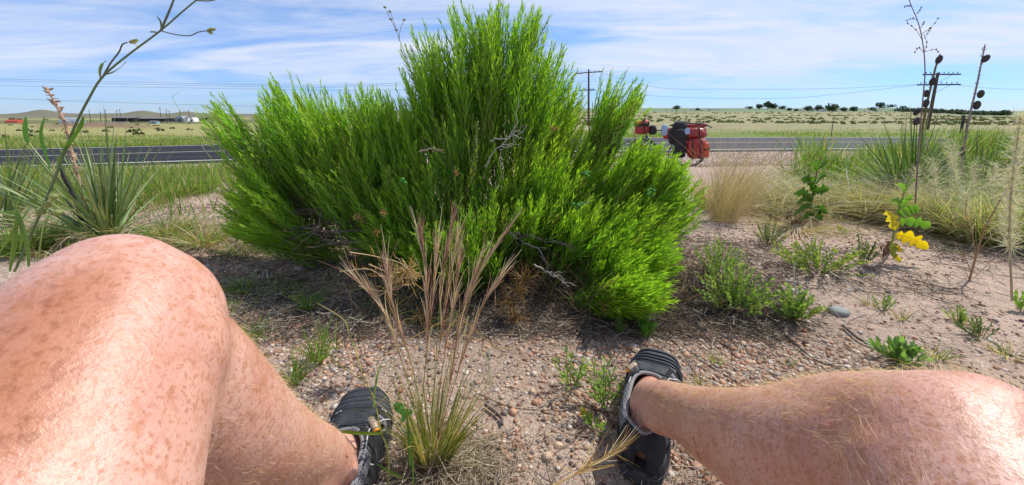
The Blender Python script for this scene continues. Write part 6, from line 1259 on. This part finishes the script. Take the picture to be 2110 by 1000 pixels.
    # rims of collar and holes
    ce = [(x, collar(x)) for x in np.linspace(.052, .548, 30)] + [(.552, .5)] + [(x, 1 - collar(x)) for x in np.linspace(.548, .052, 30)]
    P = np.array([sh(x, v, .001) for x, v in ce]); P = np.vstack([P, P[:1]]); 
    for _ in range(2): P[1:-1] = (P[:-2] + P[1:-1] * 2 + P[2:]) / 4
    tubes(MB(), P, .0034, 8).obj('collar', lin, root)
    for hx, hv, ax_, av in HOLES:
        if not ax_: continue
        th = np.linspace(0, 2 * math.pi, 25); v_ = hv + av * np.sin(th); x_ = hx + (v_ - hv) * .35 * (1 if hv > .5 else -1) + ax_ * np.cos(th); tubes(MB(), np.array([sh(a, b, .0022) for a, b in zip(x_, v_)]), .0021, 6).obj('cutout_rim', lin if hx > .45 else web, root)
    # pale stitching lines
    for pts in ([(.78, .12), (.72, .22), (.66, .26), (.56, .34), (.45, .30), (.36, .24)], [(.78, .88), (.72, .78), (.66, .72), (.56, .66), (.45, .70), (.36, .76)], [(.44, .10), (.40, .16), (.40, .22)], [(.44, .90), (.40, .84), (.40, .78)]):
        c_ = spline([(a, b, 0) for a, b in pts], 24); tubes(MB(), np.array([sh(a, b, .0052) for a, b, _ in c_]), .0012, 4).obj('stitching', thr, root)
    # webbing straps from sole to instep on each side
    for x0, x1, m_s in ((.50, .56, grey), (.60, .64, web), (.70, .70, grey), (.40, .52, web)):
        for a0, a1 in ((.03, .42), (.97, .58)):
            P = np.array([sh(x0 + (x1 - x0) * t_, a0 + (a1 - a0) * t_, .0046) for t_ in np.linspace(0, 1, 14)]); mb = MB(); ribbons(mb, P[None], .0055, d); o = mb.obj('strap', m_s, root); so_ = o.modifiers.new('s', 'SOLIDIFY'); so_.thickness = .0016
    # elastic lace, zigzag over the instep
    zz2 = []; 
    for q, x in enumerate(np.linspace(.76, .56, 9)): zz2.append(sh(x, .40 if q % 2 else .60, .0065))
    tubes(MB(), spline(zz2, 60), .0017, 6).obj('lace', rub, root); zz2 = [sh(x, .60 if q % 2 else .40, .0072) for q, x in enumerate(np.linspace(.76, .56, 9))]; tubes(MB(), spline(zz2, 60), .0017, 6).obj('lace', rub, root)
    for x in np.linspace(.755, .57, 5):
        for v in (.37, .63): mb = MB(); tubes(mb, np.array([sh(x - .012, v, .006), sh(x + .012, v, .006)]), .0032, 6, cap=True).obj('lace_loop', web, root)
    # zigzag pale threads beside the toe
    for v0 in (.30, .66): tubes(MB(), np.array([sh(.775 + .012 * (q % 2), v0 + q * .008, .0062) for q in range(12)]), .0008, 4).obj('thread', thr, root)
    # small block logo tab on the toe, cord lock
    tv = .70 if sg > 0 else .30
    P = np.array([sh(.60 - .055 * t_, .5 + (.10 + .12 * t_) * (1 if sg < 0 else 1), .011) for t_ in np.linspace(0, 1, 6)]); lk = tubes(MB(), P, .0052, 10, cap=True, ell=(1.2, .8)).obj('cord_lock', lockm, root); tubes(MB(), np.array([P[-1], P[-1] + (P[-1] - P[-2]) * .6]), .0047, 10, cap=True, ell=(1.2, .8)).obj('lock_button', orm, lk)
    # padded mesh heel panels
    for a0, a1 in ((.14, .31), (.86, .69)):
        mb = MB(); nq, nr_ = 30, 12; Gq = np.array([[sh(x, a0 + (a1 - a0) * v, .003 + .0065 * math.sin(math.pi * v) ** .5 * math.sin(math.pi * (x - .10) / .36) ** .5) for v in np.linspace(0.001, .999, nr_)] for x in np.linspace(.102, .458, nq)]); i = np.arange(nq - 1)[:, None] * nr_; j = np.arange(nr_ - 1)[None, :]
        mb.add(Gq.reshape(-1, 3), np.stack([i + j, i + nr_ + j, i + nr_ + j + 1, i + j + 1], -1).reshape(-1, 4)); pad = mb.obj('mesh_pad', MESHM, root)
    # pull loop with pale dashes
    for v0, v1 in ((.36, .12),):
        P = np.array([sh(.20 - .05 * t_, v0 + (v1 - v0) * t_, .010) for t_ in np.linspace(0, 1, 8)]); mb = MB(); ribbons(mb, P[None], .009, d); lp_ = mb.obj('pull_loop', grey, root); so_ = lp_.modifiers.new('s', 'SOLIDIFY'); so_.thickness = .002
        mb = MB()
        for q in range(7): c_ = sh(.20 - .05 * (q + .5) / 7, v0 + (v1 - v0) * (q + .5) / 7, .0124); ribbons(mb, np.array([[c_ - d * .005, c_, c_ + d * .005]]), .0007, nrm(P[-1] - P[0]))
        mb.obj('stitching', thr, lp_)
    return root
def mesh_mat():
    m = bpy.data.materials.new('mesh_fabric'); m.use_nodes = True; t = m.node_tree; N = t.nodes; Lk = t.links; p = N['Principled BSDF']; p.inputs['Roughness'].default_value = .7
    tcn = N.new('ShaderNodeTexCoord'); v = N.new('ShaderNodeTexVoronoi'); v.feature = 'DISTANCE_TO_EDGE'; v.inputs['Scale'].default_value = 190; v.inputs['Randomness'].default_value = .25; Lk.new(tcn.outputs['Object'], v.inputs['Vector'])
    r = N.new('ShaderNodeMapRange'); r.inputs['From Min'].default_value = .08; r.inputs['From Max'].default_value = .2; Lk.new(v.outputs['Distance'], r.inputs['Value'])
    x = N.new('ShaderNodeMix'); x.data_type = 'RGBA'; Lk.new(r.outputs[0], x.inputs['Factor']); x.inputs[6].default_value = (.20, .20, .22, 1); x.inputs[7].default_value = (.015, .015, .02, 1); Lk.new(x.outputs[2], p.inputs['Base Color']); return m
MESHM = mesh_mat()
sandal('L', 'black water sandal on the left foot, partly cut by the frame'); sandal('R', 'black water sandal on the right foot, seen whole at centre right')
print('script', round(time.time() - T0, 1), 's')
